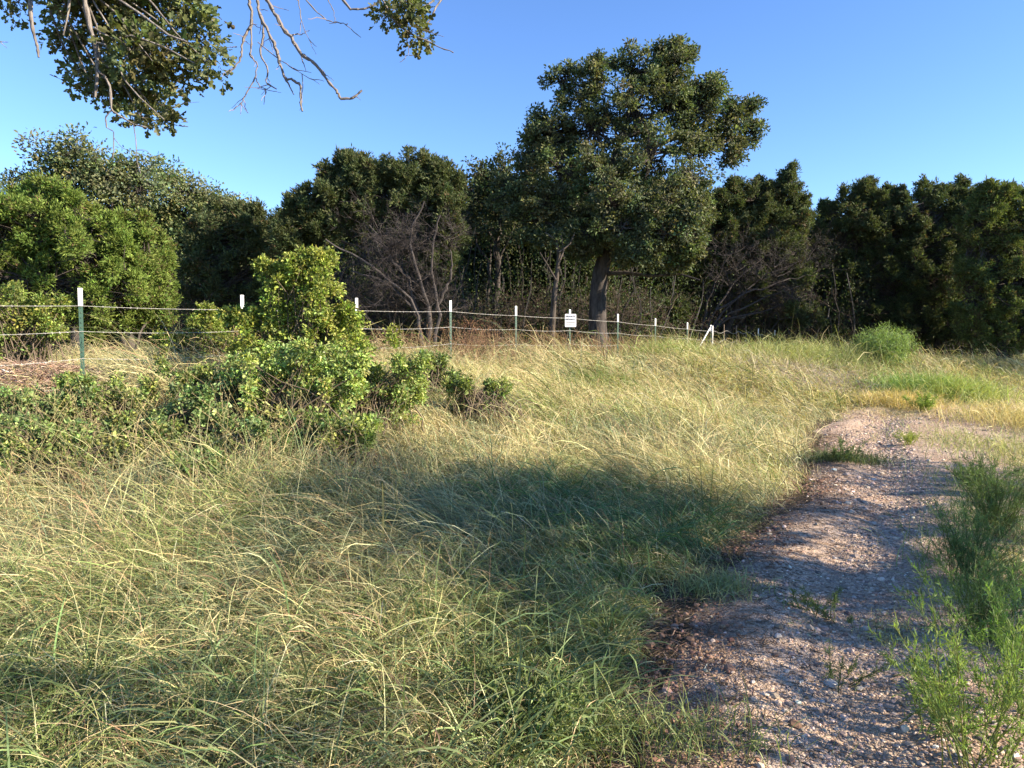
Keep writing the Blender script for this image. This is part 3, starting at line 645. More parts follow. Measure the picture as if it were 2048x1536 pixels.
# ------------------------------------------------------------------ fence
fence = thing('wire_fence', foot(160, 8), 'barbed wire fence on green steel posts with white tips, running across the meadow', 'fence')
SC = 8 / 4.72
posts = []   # x_px, Z, top_y, kind
for n_, (x_, ty) in enumerate(((160, 576), (484, 590), (713, 596), (901, 601), (1032, 612), (1140, 619), (1236, 628), (1311, 637), (1375, 645), (1422, 650))):
    posts.append((x_, (n_ + 4.72) * SC, ty, 't'))
posts = [(-310, (4.72 - 1) * SC, 560, 't')] + posts
posts += [(1448, 23.7, 649, 'r'), (1473, 24.1, 651, 'r'), (1492, 24.4, 651, 'r'), (1517, 24.8, 657, 't'), (1550, 25.3, 660, 't')]
tops = []; Hp = 1.35
for x_, Z_, ty, kd in posts:
    top = at(x_, ty, Z_); g0 = gz(top[0], top[1]); tops.append(top)
    geo = Geo(); z0, z1 = g0 - .1, top[2] - (.20 if kd == 't' else 0)
    a = .012 if kd == 'r' else .018
    # T section: flange + web, facing the camera side
    fd = np.array([.81, .59]); wd = np.array([.59, -.81])
    def slab(geo, p, w2, t2, ax, z0, z1, col=(1, 1, 1)):
        ax = np.array([*ax, 0]); ay = np.array([-ax[1], ax[0], 0]); V = []
        for z in (z0, z1):
            for sx, sy in ((-1, -1), (1, -1), (1, 1), (-1, 1)): V.append([p[0], p[1], z] + ax * w2 * sx + ay * t2 * sy)
        geo.add(V, [[[0, 1, 2, 3][::-1], [4, 5, 6, 7], [0, 1, 5, 4], [1, 2, 6, 5], [2, 3, 7, 6], [3, 0, 4, 7]]], col)
    c2 = top[:2] + wd * 0
    if kd == 't':
        slab(geo, c2, .021, .003, fd, z0, z1); slab(geo, c2 - wd * .016, .003, .0125, fd, z0, z1)
        for zz in np.arange(z0 + .1, z1, .055): slab(geo, c2 + wd * .006, .005, .003, fd, zz, zz + .018)
        po = geo.obj('fence_post', M_post, fence)
        gt = Geo(); slab(gt, c2, .0225, .0045, fd, z1, top[2]); slab(gt, c2 - wd * .018, .0045, .0135, fd, z1, top[2])
        for zz in np.arange(z1 + .03, top[2] - .03, .05): slab(gt, c2 + wd * .0075, .005, .003, fd, zz, zz + .016)
        ti = gt.obj('post_tip', M_tip, po); ti.location = (0, 0, 0)
    else:
        tubes(geo, np.array([[c2[0], c2[1], z0], [c2[0] + .01, c2[1], (z0 + z1) / 2], [c2[0], c2[1], z1]]), [.02, .018, .016], 6); geo.obj('fence_post', M_rust, fence)
# brace at the corner post
p9 = at(1420, 656, 9 * SC + 8); pe = at(1396, 699, 8.2 * SC + 8 - .3)
geo = Geo(); tubes(geo, np.array([pe, (pe + p9) / 2, p9]), [.022, .022, .022], 8); geo.obj('brace', M_tip, fence)
geo = Geo(); c9 = tops[10]; tubes(geo, np.array([[c9[0] + .05, c9[1], gz(c9[0], c9[1]) - .1], [c9[0] + .05, c9[1], c9[2] - .02]]), [.026, .026], 10)
geo.obj('corner_post', M_tip, fence)
tops = np.array(tops)
gfw = np.random.default_rng(99)
drops = [(34 / 144 * 1.0)]
# wire drops under the tip: measured at the first post 34, 84, 139 px at 177 px per metre, then 52 px steps
for wi, dr in enumerate((.20, .485, .79, 1.09)):
    geo = Geo(); pts = []
    for i in range(len(tops) - 1):
        a0, a1 = tops[i].copy(), tops[i + 1].copy()
        sc = 1.0
        a0[2] -= dr; a1[2] -= dr
        K = 26; t_ = np.linspace(0, 1, K, endpoint=False)[:, None]
        P = a0 + (a1 - a0) * t_
        if i >= 10: P[:, 2] += .05 * np.sin(t_[:, 0] * 6.28 + wi) * (1 - t_[:, 0] * .5) - .04
        P[:, 2] -= (.012 + .012 * wi) * 4 * (t_ * (1 - t_))[:, 0]
        pts.append(P)
    P = np.concatenate(pts + [tops[-1:] - [[0, 0, dr]]]); P[:, :2] -= np.array([-.59, .81]) * .012
    tubes(geo, P, np.full(len(P), .0021) * np.interp(P[:, 1], [8, 25], [1, 1.8]), 5)
    bi = np.arange(0, len(P), 1)
    bp = P[bi] + gfw.normal(size=(len(bi), 3)) * .001
    for q in range(2):
        dd = rdir(len(bp), 0, gfw) * .013
        tubes(geo, np.stack([bp - dd, bp, bp + dd], 1), np.full((len(bp), 3), .0018), 3)
    geo.obj('wire', M_wire, fence)

# ---- sign on the sixth post
sp = at(1141, 628, 9.72 * SC); wS, hS = .262, .30
sg = thing('fence_sign', (sp[0], sp[1] - .035, sp[2] - hS), 'small white private property sign fixed to a fence post', 'sign')
sg.rotation_euler = (0, 0, R(4))
geo = Geo()
bw, bh, bt = wS / 2, hS, .004
ang = []
rr_ = .02
for cx_, cz_, a0 in ((bw - rr_, rr_, -90), (bw - rr_, bh - rr_, 0), (-bw + rr_, bh - rr_, 90), (-bw + rr_, rr_, 180)):
    for k in range(4): ang.append((cx_ + rr_ * math.cos(R(a0 + k * 30)), cz_ + rr_ * math.sin(R(a0 + k * 30))))
nA = len(ang); V = [(x, -bt, z) for x, z in ang] + [(x, bt, z) for x, z in ang] + [(0, -bt, bh / 2), (0, bt, bh / 2)]
F4 = [[i, (i + 1) % nA, nA + (i + 1) % nA, nA + i] for i in range(nA)]; F3 = [[i, (i + 1) % nA, 2 * nA] for i in range(nA)] + [[nA + (i + 1) % nA, nA + i, 2 * nA + 1] for i in range(nA)]
geo.add(V, [F4, F3]); o = geo.obj('board', M_sign, sg); o.location = (0, 0, 0)
def text(s, size, z, mat, name='lettering'):
    cu = bpy.data.curves.new(name, 'FONT'); cu.body = s; cu.size = size; cu.align_x = 'CENTER'; cu.extrude = .0008; cu.offset = .0012; cu.space_character = 1.05
    tmp = bpy.data.objects.new('tmp', cu); C.objects.link(tmp); bpy.context.view_layer.update()
    me = bpy.data.meshes.new_from_object(tmp.evaluated_get(bpy.context.evaluated_depsgraph_get())); bpy.data.objects.remove(tmp)
    me.materials.clear(); me.materials.append(mat); o = bpy.data.objects.new(name, me); C.objects.link(o); o.parent = sg; o.location = (0, -bt - .002, z); o.rotation_euler = (math.pi / 2, 0, 0)
text('PRIVATE', .058, .222, M_ink); text('PROPERTY', .046, .158, M_ink)
for z_, w_, m_ in ((.105, .1, M_ink), (.045, .1, M_red)):
    geo = Geo(); geo.add([(-w_, -bt - .003, z_), (w_, -bt - .003, z_ - .003), (w_, -bt - .003, z_ + .009), (-w_, -bt - .003, z_ + .012), (-w_, -bt + .001, z_), (w_, -bt + .001, z_ - .003), (w_, -bt + .001, z_ + .009), (-w_, -bt + .001, z_ + .012)],
                         [[[0, 1, 2, 3], [4, 7, 6, 5], [0, 4, 5, 1], [3, 2, 6, 7], [0, 3, 7, 4], [1, 5, 6, 2]]]); o = geo.obj('text_line', m_, sg); o.location = (0, 0, 0)

# ------------------------------------------------------------------ shrubs
def ragged(lobes, g):
    out = [(c, r * .52) for c, r in lobes]
    for c, r in lobes:
        for d_ in rdir(7, .35, g):
            k_ = g.uniform(.55, 1.35); out.append((c + d_ * r * k_, r * g.uniform(.12, .32)))
        for _ in range(3):                     # upright shoots
            a_ = c + np.array([g.normal() * .6, g.normal() * .6, .7]) * r
            for q in range(4): out.append((a_ + np.array([g.normal() * .02, 0, q * .2 * r[2] + .02]), r * (.12 - .015 * q)))
    return out
def shrub(name, bx, Z, px, label, base, leaf=.035, dens=60, pr=.13, nl=14, seed=1, mat=None, group=None, shape='leaf', r0=.02, wr=.6):
    b = foot(bx, Z); g = np.random.default_rng(seed); t = thing(name, b, label, 'shrub', group)
    lobes = [lobe_px(l, Z) for l in px]
    _, Cc = broad_crown('foliage', ragged(lobes, g), t, mat or M_brush, base, dens, pr, nl, leaf, shape, seed, .42, .35, wr)
    geo = Geo()
    tgt = Cc[g.choice(len(Cc), min(len(Cc), 240), replace=False)]
    A = b + g.normal(size=(len(tgt), 3)) * np.array([.18, .15, 0]); A[:, 2] = b[2] - .03
    t_ = np.linspace(0, 1, 7)[None, :, None]; P = A[:, None] + (tgt - A)[:, None] * t_
    P[:, :, :2] -= (tgt - A)[:, None, :2] * (.35 * np.sin(t_[..., 0] * np.pi))[..., None]
    P[:, 1:] += g.normal(size=(len(tgt), 6, 3)) * .015
    tubes(geo, P, np.linspace(r0 * .5, .003, 7)[None] * g.uniform(.5, 1.2, (len(tgt), 1)), 4, np.array([.13, .1, .07])); geo.obj('stems', M_twig, t)
SHR = np.array([.135, .17, .058])
shrub('oak_shrub', 600, 8.4, [(615, 535, 20, 22), (642, 532, 13, 18), (590, 545, 16, 18), (566, 566, 14, 14), (600, 570, 40, 30), (560, 590, 32, 24), (640, 560, 26, 34), (532, 552, 11, 18), (605, 610, 66, 42), (645, 622, 46, 38), (560, 640, 40, 28), (692, 650, 34, 24), (610, 670, 76, 45), (680, 680, 50, 40), (545, 690, 46, 34), (620, 725, 90, 45), (505, 640, 20, 12), (465, 638, 10, 8), (700, 720, 40, 40), (540, 740, 60, 35), (650, 760, 70, 35)],
      'tallest leafy oak shrub standing in front of the fence', SHR * np.array([1.65, 1.55, 1.0]), .037, 330, .065, 9, 101)
shrub('oak_shrub', 60, 9.4, [(20, 620, 60, 30), (80, 640, 45, 30), (100, 660, 30, 35), (30, 670, 70, 35), (-20, 640, 50, 50), (60, 700, 70, 25)],
      'leafy bright shrub at the left edge behind the first fence post', SHR * np.array([1.35, 1.3, .9]), .038, 330, .075, 11, 102)
shrub('oak_shrub', 420, 9.6, [(400, 680, 40, 26), (440, 672, 36, 24), (370, 700, 34, 18), (460, 700, 40, 24), (335, 695, 22, 16), (415, 640, 8, 16)],
      'low yellow-green shrub left of the tallest oak shrub', SHR * np.array([1.4, 1.35, .8]), .036, 420, .065, 11, 103)
low = [(590, 6.8, [(520, 760, 45, 35), (580, 740, 40, 35), (640, 750, 45, 40), (600, 800, 60, 40), (530, 820, 50, 35), (670, 810, 45, 35), (700, 760, 30, 30)], 'broad bright scrub filling the space under the tallest oak shrub', 1.35),
       (90, 5.9, [(60, 890, 70, 35), (120, 900, 60, 35), (20, 930, 60, 35), (150, 940, 60, 30)], 'low leafy scrub at the left edge in front of the stalk heap', .95),
       (260, 5.9, [(240, 890, 60, 35), (300, 900, 60, 35), (260, 940, 60, 35), (330, 950, 50, 30)], 'dark-gapped low shrub below and right of the first fence post', .85),
       (470, 6.1, [(450, 880, 60, 35), (510, 890, 55, 35), (480, 925, 60, 30), (550, 910, 40, 30)], 'grey-green low shrub among pale stalks under the tallest oak shrub', .95),
       (640, 6.3, [(620, 880, 55, 35), (680, 890, 50, 35), (650, 920, 50, 28), (720, 880, 40, 26)], 'pale spreading low shrub in the straw grass below the tallest oak shrub', 1.15),
       (60, 6.6, [(40, 840, 60, 40), (100, 850, 60, 45), (60, 890, 80, 40)], 'low leafy shrub at the left edge under the first fence post', 1.0),
       (230, 6.9, [(200, 800, 60, 32), (260, 820, 70, 40), (180, 850, 70, 42), (250, 880, 80, 42), (150, 790, 40, 25)], 'dense low shrub right below the first fence post', 1.0),
       (360, 6.3, [(350, 830, 60, 35), (400, 860, 60, 45), (340, 900, 60, 45), (400, 940, 50, 35), (300, 930, 40, 30)], 'low shrub with dark gaps left of the tall grass stalks', .9),
       (470, 7.2, [(440, 770, 60, 35), (500, 790, 60, 40), (470, 830, 70, 40), (520, 850, 60, 35), (380, 790, 40, 30)], 'mounded blue-green shrub at the foot of the tallest oak shrub', .95),
       (600, 7.2, [(580, 780, 60, 40), (640, 790, 50, 45), (600, 840, 70, 40), (560, 740, 40, 30), (660, 850, 50, 35)], 'pale green low shrub directly before the tallest oak shrub', 1.15),
       (740, 7.4, [(720, 790, 50, 40), (770, 780, 45, 36), (760, 830, 60, 36), (820, 760, 40, 34), (800, 820, 40, 30), (720, 860, 50, 30)], 'bright low shrub right of the tallest oak shrub', 1.2),
       (840, 9.2, [(820, 745, 34, 24), (870, 748, 30, 24), (900, 775, 36, 18)], 'dark green low shrub among straw grass before the fence', .8),
       (960, 8.4, [(920, 790, 26, 18), (980, 795, 30, 20)], 'loose greyish shrub at the right end of the low scrub', .95),
       (420, 5.4, [(420, 950, 40, 25), (350, 960, 35, 25), (440, 985, 30, 22)], 'small sprout of lobed leaves in the front grass', 1.0),
       (130, 5.6, [(100, 925, 60, 30), (40, 935, 50, 30), (180, 930, 50, 30)], 'low shrub half hidden by drooping straw grass at left', .9)]
for i, (bx, Z_, px_, lb, k_) in enumerate(low):
    shrub('low_shrub', bx, Z_, px_, lb, np.array([.19, .25, .09]) * k_ * (1 if i % 2 else np.array([1.15, 1.05, .9])), .034, 640, .055, 9, 110 + i, None, 'low shrubs in front of the fence')
# feathery bush at right
b = foot(1775, 18.5); t = thing('feathery_bush', b, 'feathery blue-green bush at the foot of the right junipers', 'shrub')
g = np.random.default_rng(131); geo = Geo(); gl = Geo()
A = np.repeat(b[None], 150, 0) + g.normal(size=(150, 3)) * [.25, .25, 0]
tg = at(1772, 690, 18.5) + g.normal(size=(150, 3)) * 0; dd = rdir(150, .3, g); dd[:, 2] = abs(dd[:, 2]); tg = tg + dd * np.array([.72, .6, .46]) * g.uniform(.75, 1.2, (150, 1)) + [0, 0, -.1]
P = A[:, None] + (tg - A)[:, None] * np.linspace(0, 1, 8)[None, :, None] + 0; P[:, 1:] += g.normal(size=(150, 7, 3)) * .03
tubes(geo, P, np.broadcast_to(np.linspace(.008, .003, 8), (150, 8)), 4, np.array([.1, .14, .06])); geo.obj('stems', M_twig, t)
N = 16000; k = g.integers(0, 150, N); q = g.integers(2, 8, N); Pp = P[k, q] + g.normal(size=(N, 3)) * .07
leaves(gl, Pp, rdir(N, .4, g), rdir(N, .3, g), g.uniform(.06, .12, N), g.uniform(.008, .014, N), 'diamond', vary(np.array([.22, .30, .10]), N, .3, .15, g)); gl.obj('foliage', M_brush, t)

# pile of cut stalks at left
pc = at(60, 775, 8.9); b = np.array([pc[0], pc[1], gz(pc[0], pc[1])])
t = thing('stalk_heap', b, 'heap of pale brown cut stalks on the ground behind the first fence post', 'pile')
g = np.random.default_rng(141); geo = Geo(); N = 7500
r_ = np.sqrt(g.random(N)); a_ = g.uniform(0, 6.28, N); X_ = b[0] + 1.25 * r_ * np.cos(a_) ; Y_ = b[1] + .8 * r_ * np.sin(a_)
Z_ = h_base(X_, Y_) + .36 * (1 - r_ ** 2) ** .8 * g.uniform(.8, 1.05, N) + .03
az = g.normal(0, .9, N); D = np.stack([np.cos(az), np.sin(az), g.normal(0, .22, N)], 1); L = g.uniform(.12, .45, N)
c0 = np.stack([X_, Y_, Z_], 1); P = c0[:, None] + D[:, None] * (np.linspace(-.5, .5, 4)[None, :, None] * L[:, None, None]); P[:, 1:3] += g.normal(size=(N, 2, 3)) * .012
tubes(geo, P, np.broadcast_to(g.uniform(.0022, .005, (N, 1)), (N, 4)), 3, vary(np.array([.46, .33, .24]), N, .4, .15, g)); geo.obj('stalks', M_dry, t)

# ------------------------------------------------------------------ grass
def blades(name, P, az, L, W, e0, e1, col, segs, mat, label, seed, roll=1.0):
    g = np.random.default_rng(seed); N = len(P); K = segs
    t = (np.arange(K) + .5) / K; e = e0[:, None] + (e1 - e0)[:, None] * t[None] ** 1.3
    azk = az[:, None] + (g.normal(0, .35, N)[:, None] * t[None])
    step = np.stack([np.cos(azk) * np.cos(e), np.sin(azk) * np.cos(e), np.sin(e)], -1) * (L / K)[:, None, None]
    C_ = np.concatenate([P[:, None], P[:, None] + np.cumsum(step, 1)], 1)      # N,K+1,3
    # keep blades out of the soil
    hz = h_base(C_[:, 1:, 0], C_[:, 1:, 1]) + .012
    C_[:, 1:, 2] = np.maximum(C_[:, 1:, 2], hz + g.random((N, 1)) * .02)
    ra = g.normal(0, roll, N)
    s0 = np.stack([-np.sin(az) * np.cos(ra), np.cos(az) * np.cos(ra), np.sin(ra)], -1)
    wk = W[:, None] * np.interp(np.arange(K), [0, K * .4, K], [.7, 1, .55])[None]
    Lf = C_[:, :K] + s0[:, None] * wk[..., None] * .5; Rt = C_[:, :K] - s0[:, None] * wk[..., None] * .5
    V = np.concatenate([np.stack([Lf, Rt], 2).reshape(N, 2 * K, 3), C_[:, K:]], 1)
    m = 2 * K + 1; base = (np.arange(N) * m)[:, None]
    F4 = np.concatenate([base + np.array([2 * k, 2 * k + 1, 2 * k + 3, 2 * k + 2]) for k in range(K - 1)], 1).reshape(-1, 4)
    F3 = base + np.array([2 * K - 2, 2 * K - 1, 2 * K])
    o = build(name, V.reshape(-1, 3), [F4, F3], mat, None, np.repeat(col, m, 0))
    return tag(o, label, 'grass', None, 'stuff')

GREEN = np.array([.175, .23, .062]); STRAW = np.array([.62, .53, .27]); BLUE = np.array([.14, .175, .09]); BROWN = np.array([.24, .16, .09])
def scatter(n, y0, y1, xl, xr, g):
    """uniform in area between two depths, inside the view wedge plus a margin"""
    y = y0 + (y1 - y0) * np.sqrt(g.random(n)) if y0 < 3 else np.sqrt(g.uniform(y0 ** 2, y1 ** 2, n))
    x = g.uniform(-1, 1, n) * (y * .88 + .8)
    return x, y
def grass_density(x, y):
    d = path_edge(y) - x; P = np.stack([x, y], -1)
    e = d + .28 * noise(P, 2.3, 5) + .12 * noise(P, 7, 6)
    dn = sstep(-.05, .35, e)
    ro = np.interp(y, [4, 6, 8, 12], [1.5, 1.9, 2.2, 3.1]); right = sstep(ro, ro + .7, -d + .3 * noise(P, 1.9, 2)) * np.interp(y, [4, 9], [.4, .9])
    far = sstep(13.2, 15.5, y + .8 * noise(P, .8, 7))
    tuft = sstep(.6, .95, noise(P, 3.4, 8)) * .4 * sstep(-.2, .6, noise(P, .7, 3))
    return np.clip(np.maximum.reduce([dn, right, far, tuft]), 0, 1), d
def shrub_zone(x, y):
    """where the low scrub leaves little room for grass"""
    u = 1024 + x / y * FPX
    return np.maximum(sstep(5.5, 5.9, y) * sstep(8.3, 7.8, y) * sstep(860, 740, u), sstep(7.5, 7.9, y) * sstep(10.4, 9.9, y) * sstep(300, 240, u) * 1.13)

def field(name, n_clump, per, y0, y1, Lm, Wm, segs, label, seed, tall=0):
    g = np.random.default_rng(seed)
    x, y = scatter(n_clump, y0, y1, 0, 0, g); dn, d = grass_density(x, y)
    dn = dn * (1 - .88 * shrub_zone(x, y)); keep = g.random(n_clump) < dn; x, y, d = x[keep], y[keep], d[keep]
    n = len(x); P2 = np.stack([x, y], -1)
    k = g.poisson(per, n) + 1; idx = np.repeat(np.arange(n), k); N = len(idx)
    px = x[idx] + g.normal(0, .035 + .012 * y0, N); py = y[idx] + g.normal(0, .035 + .012 * y0, N)
    flow = 1.5 * noise(P2, .45, 9) + .9 * noise(P2, 1.3, 10) + 2.5      # dominant lean: leftwards and away
    az = flow[idx] + g.normal(0, 1.5 if y1 < 5 else .9, N)
    onpath = (d[idx] < .15) & (py < 14)
    hh = (.75 + .5 * noise(P2, .7, 11)[idx] + .25 * g.normal(size=N)).clip(.3, 1.6)
    nearfence = np.exp(-((y[idx] - (8 + (x[idx] + 4.9) * 1.35)) / 2.6) ** 2)
    L = Lm * hh * (1 + .35 * nearfence) * np.where(onpath, .4, 1) * np.where((d[idx] < 0) & (py > 13), .62, 1)
    L = L * np.interp(d[idx], [-.5, .1, 1.2], [.45, .5, 1])if y1 < 13 else L * np.interp(d[idx], [0, 1.5], [.7, 1])
    e0 = g.normal(1.1, .32, N).clip(.25, 1.57); e1 = g.normal(-.35, .5, N)
    st = noise(P2, .9, 12)[idx] * .45 + g.normal(0, .5, N) + .25 * sstep(5.5, 8, y[idx]) + .2 - .5 * sstep(.5, 1, noise(P2, .5, 13)[idx])
    straw = sstep(-.1, .5, st)[:, None]
    gcol = GREEN + (BLUE - GREEN) * sstep(-.3, .6, noise(P2, .6, 14)[idx])[:, None]
    col = (gcol * (1 - straw) + STRAW * straw)
    br = (g.random(N) < .10)[:, None]; col = np.where(br, BROWN, col) * g.lognormal(0, .25, (N, 1))
    col = np.clip(col * (1 + g.normal(0, .05, (N, 3))), .01, .75)
    L = L * np.where(g.random(N) < .1, 1.7, 1) * np.where(g.random(N) < .4, .55, 1)
    W = Wm * g.lognormal(0, .35, N) * np.where(straw[:, 0] > .5, .75, 1.1)
    P = np.stack([px, py, h_base(px, py) - .01], 1)
    return blades(name, P, az, L, W, e0, e1, col, segs, M_grass, label, seed + 1)
field('grass', 46000, 8, 1.7, 4.2, .29, .0034, 6, 'matted green and straw grass blades nearest the viewer beside the path', 201)
field('grass', 44000, 7, 4.2, 7.5, .42, .0041, 5, 'leaning grass in the middle ground, partly in tree shade', 211)
field('grass', 41000, 7, 7.5, 13, .50, .0056, 4, 'sunlit straw-coloured grass in front of the fence', 221)
field('grass', 27000, 7, 13, 22, .60, .0095, 3, 'bright grass along the far meadow and behind the fence', 231)
field('grass', 12000, 7, 22, 34, .5, .014, 3, 'distant grass at the foot of the wood', 241)

# broad green blades, a few upright stalks with seed heads
def tufts(n_c, per, y0, y1, Lm, Wm, seed, label, base, e0m=1.35, e1m=.1, region=None):
    g = np.random.default_rng(seed); x, y = scatter(n_c, y0, y1, 0, 0, g)
    if region is not None: k = region(x, y); x, y = x[k], y[k]
    dn, d = grass_density(x, y); keep = (g.random(len(x)) < dn) & (d > .1); x, y = x[keep], y[keep]; n = len(x)
    idx = np.repeat(np.arange(n), g.poisson(per, n) + 2); N = len(idx)
    px = x[idx] + g.normal(0, .03, N); py = y[idx] + g.normal(0, .03, N); az = g.uniform(0, 6.28, n)[idx] * 0 + g.uniform(0, 6.28, N)
    L = Lm * g.lognormal(0, .3, N); P = np.stack([px, py, h_base(px, py)], 1)
    return blades('grass', P, az, L, Wm * g.lognormal(0, .25, N), g.normal(e0m, .2, N).clip(.5, 1.55), g.normal(e1m, .5, N), vary(base, N, .25, .15, g), 6, M_grass, label, seed)
tufts(900, 14, 1.8, 3.9, .30, .0065, 301, 'broader bright green blades tufted through the near grass', np.array([.17, .22, .08]), 1.2, -.2)
tufts(900, 16, 4.4, 6.8, .42, .006, 302, 'green tussocks in the shaded middle grass', np.array([.10, .18, .06]), 1.1, -.2, lambda x, y: np.hypot((x - .6) / 1.1, (y - 5.6) / .9) < 1)

def patch(px, Z, rx, rz, n, Lm, Wm, base, seed, label, e0m=1.3, e1m=.3):
    g = np.random.default_rng(seed); c = (px - 1024) / FPX * Z
    x = c + g.normal(0, rx, n); y = Z + g.normal(0, rz, n)
    blades('grass', np.stack([x, y, h_base(x, y)], 1), g.uniform(0, 6.28, n), Lm * g.lognormal(0, .25, n), Wm * g.lognormal(0, .25, n), g.normal(e0m, .2, n).clip(.4, 1.55),
           g.normal(e1m, .5, n), vary(np.array(base), n, .25, .12, g), 4, M_grass, label, seed)
patch(1335, 17.5, .45, .4, 2600, .62, .008, (.30, .35, .11), 311, 'bright green grass clump below the fence right of the sign')
patch(1440, 19, .9, .5, 1800, .55, .007, (.34, .34, .14), 312, 'green grass around the foot of the fence corner')
patch(1600, 18.5, 1.3, .7, 3200, .6, .008, (.33, .36, .13), 313, 'lime green grass on the crest right of the fence corner')
patch(1570, 16, .9, .7, 3500, .45, .006, (.36, .30, .26), 314, 'greyish dead grass patch below the crest', 1.0, -.2)
patch(1900, 15.2, .5, .4, 3200, .5, .009, (.33, .38, .11), 315, 'bright green grass clump beyond the end of the gravel')
patch(1840, 15.6, .5, .3, 1800, .5, .008, (.2, .32, .08), 316, 'second green grass clump beyond the end of the gravel')
patch(1795, 14.3, .35, .25, 2600, .3, .007, (.56, .45, .18), 317, 'golden grass fringe at the far end of the track')
patch(2040, 12.2, .5, .6, 2500, .35, .006, (.55, .46, .2), 318, 'golden grass at the right end of the far track')
patch(1690, 9.0, .28, .12, 1500, .16, .005, (.12, .16, .06), 319, 'low dark grass tongue reaching into the sunlit track')
patch(1985, 9.8, .5, .8, 1500, .22, .006, (.35, .36, .14), 320, 'thin grass on the right side of the sunlit track')
patch(1440, 4.3, .14, .12, 700, .16, .004, (.3, .32, .14), 321, 'short sunlit grass at the inner edge of the track')
patch(2020, 3.6, .16, .25, 500, .26, .0035, (.17, .22, .08), 323, 'soft green grass strip between the lower right weeds')
patch(1985, 4.6, .16, .3, 650, .28, .0038, (.15, .20, .08), 324, 'shaded grass strip along the right side of the track')
patch(2005, 5.8, .18, .35, 850, .30, .0042, (.16, .21, .08), 325, 'green grass verge around the tall weed clump on the right')
patch(2000, 7.2, .22, .4, 700, .24, .0048, (.2, .24, .09), 326, 'grass verge farther up the right side of the track')
patch(1800, 13.4, 1.0, .5, 1900, .16, .006, (.5, .42, .24), 327, 'thin tan grass over the far end of the track', .9, -.1)
patch(1350, 2.62, .2, .1, 500, .18, .004, (.2, .24, .08), 322, 'short grass sprigs at the bottom edge of the track')
def stalks(n, reg, H, seed, label, col, head=True, rad=.0016, lean=.25, onto=None):
    """upright flowering stalks with seed heads"""
    g = np.random.default_rng(seed); geo = Geo(); x, y = reg(n, g); n = len(x)
    A = np.stack([x, y, h_base(x, y)], 1); D = nrm(np.stack([g.normal(-.1, lean, n), g.normal(0, lean, n), np.ones(n)], 1)); L = H * g.uniform(.6, 1.15, n)
    t_ = np.linspace(0, 1, 7)[None, :, None]; P = A[:, None] + D[:, None] * (t_ * L[:, None, None])
    bend = np.stack([g.normal(0, .18, n), g.normal(0, .18, n), -np.abs(g.normal(0, .08, n))], 1)
    P = P + bend[:, None] * (t_ ** 2.2) * L[:, None, None]
    c = vary(np.array(col), n, .2, .1, g); tubes(geo, P, np.linspace(1, .5, 7)[None] * rad * g.uniform(.7, 1.3, (n, 1)), 3, c)
    if head:
        m = 14; idx = np.repeat(np.arange(n), m); f = g.uniform(.8, 1.0, len(idx)); k = np.minimum((f * 6).astype(int), 5); fr = (f * 6 - k)[:, None]
        Q = P[idx, k] * (1 - fr) + P[idx, k + 1] * fr; T = nrm(P[idx, 6] - P[idx, 4])
        leaves(geo, Q, nrm(T + g.normal(size=Q.shape) * .35), rdir(len(idx), 0, g), g.uniform(.012, .03, len(idx)), np.full(len(idx), .004) * (rad / .0016), 'diamond', np.repeat(vary(np.array(col) * .85, n, .2, .1, g), m, 0))
    return tag(geo.obj('seed_stalks', M_dry), label, 'grass stalks', None, 'stuff')
def cover(pxs, label, seed):
    g = np.random.default_rng(seed); geo = Geo()
    for px, Z_, r_, n_ in pxs:
        x0 = (px - 1024) / FPX * Z_; st = 14; a = g.uniform(0, 6.28, n_); rr = r_ * np.sqrt(g.random(n_)); x = x0 + rr * np.cos(a); y = Z_ + rr * np.sin(a)
        P = np.stack([x, y, h_base(x, y) + g.uniform(.05, .22, n_)], 1); q = np.repeat(np.arange(n_), st); D = rdir(len(q), .5, g)
        leaves(geo, P[q] + D * .01 + g.normal(size=(len(q), 3)) * .015, D, rdir(len(q), .8, g), g.uniform(.015, .038, len(q)), g.uniform(.006, .014, len(q)), 'leaf', vary(np.array([.16, .2, .075]), len(q), .3, .15, g))
    tag(geo.obj('ground_cover', M_brush), label, 'ground cover', None, 'stuff')
cover([(1060, 2.75, .22, 90), (960, 2.9, .2, 60), (1130, 2.6, .14, 40), (300, 3.6, .25, 50), (560, 3.2, .2, 40), (880, 4.6, .3, 40), (1200, 4.9, .3, 40), (700, 2.7, .15, 30)], 'small leafy ground cover mixed into the near grass', 330)
def near_fence(n, g):
    t_ = g.uniform(0, 1, n) ** .8; Z_ = 9 + t_ * 20; base = np.interp(Z_, [8, 24, 30], [-4.87, 7.2, 11.5]); y = Z_ + g.normal(0, 1.0, n); return base + g.normal(0, .5, n), y
stalks(2600, near_fence, .85, 401, 'tan seed stalks rising above the grass along the fence', (.34, .23, .12), True, .0026)
def front(n, g):
    x, y = scatter(n, 3.0, 7.8, 0, 0, g); k = path_edge(y) - x > .5; return x[k], y[k]
stalks(420, front, .62, 402, 'thin tan stalks standing over the near grass', (.38, .29, .14), True, .0013, .45)
def left_tall(n, g): 
    Z_ = g.uniform(4.8, 7.3, n); u = g.choice([20, 60, 150, 380, 470, 560, 640, 720, 250], n) + g.normal(0, 50, n); return (u - 1024) / FPX * Z_, Z_
stalks(620, left_tall, .85, 403, 'tall pale grass stalks leaning in front of the low scrub', (.42, .35, .17), True, .0017, .5)
def meadow(n, g):
    x, y = scatter(n, 7.5, 20, 0, 0, g); k = path_edge(y) - x > .3; return x[k], y[k]
stalks(2600, meadow, .66, 404, 'fine seed heads spread over the sunlit meadow', (.45, .36, .2), True, .0022, .4)

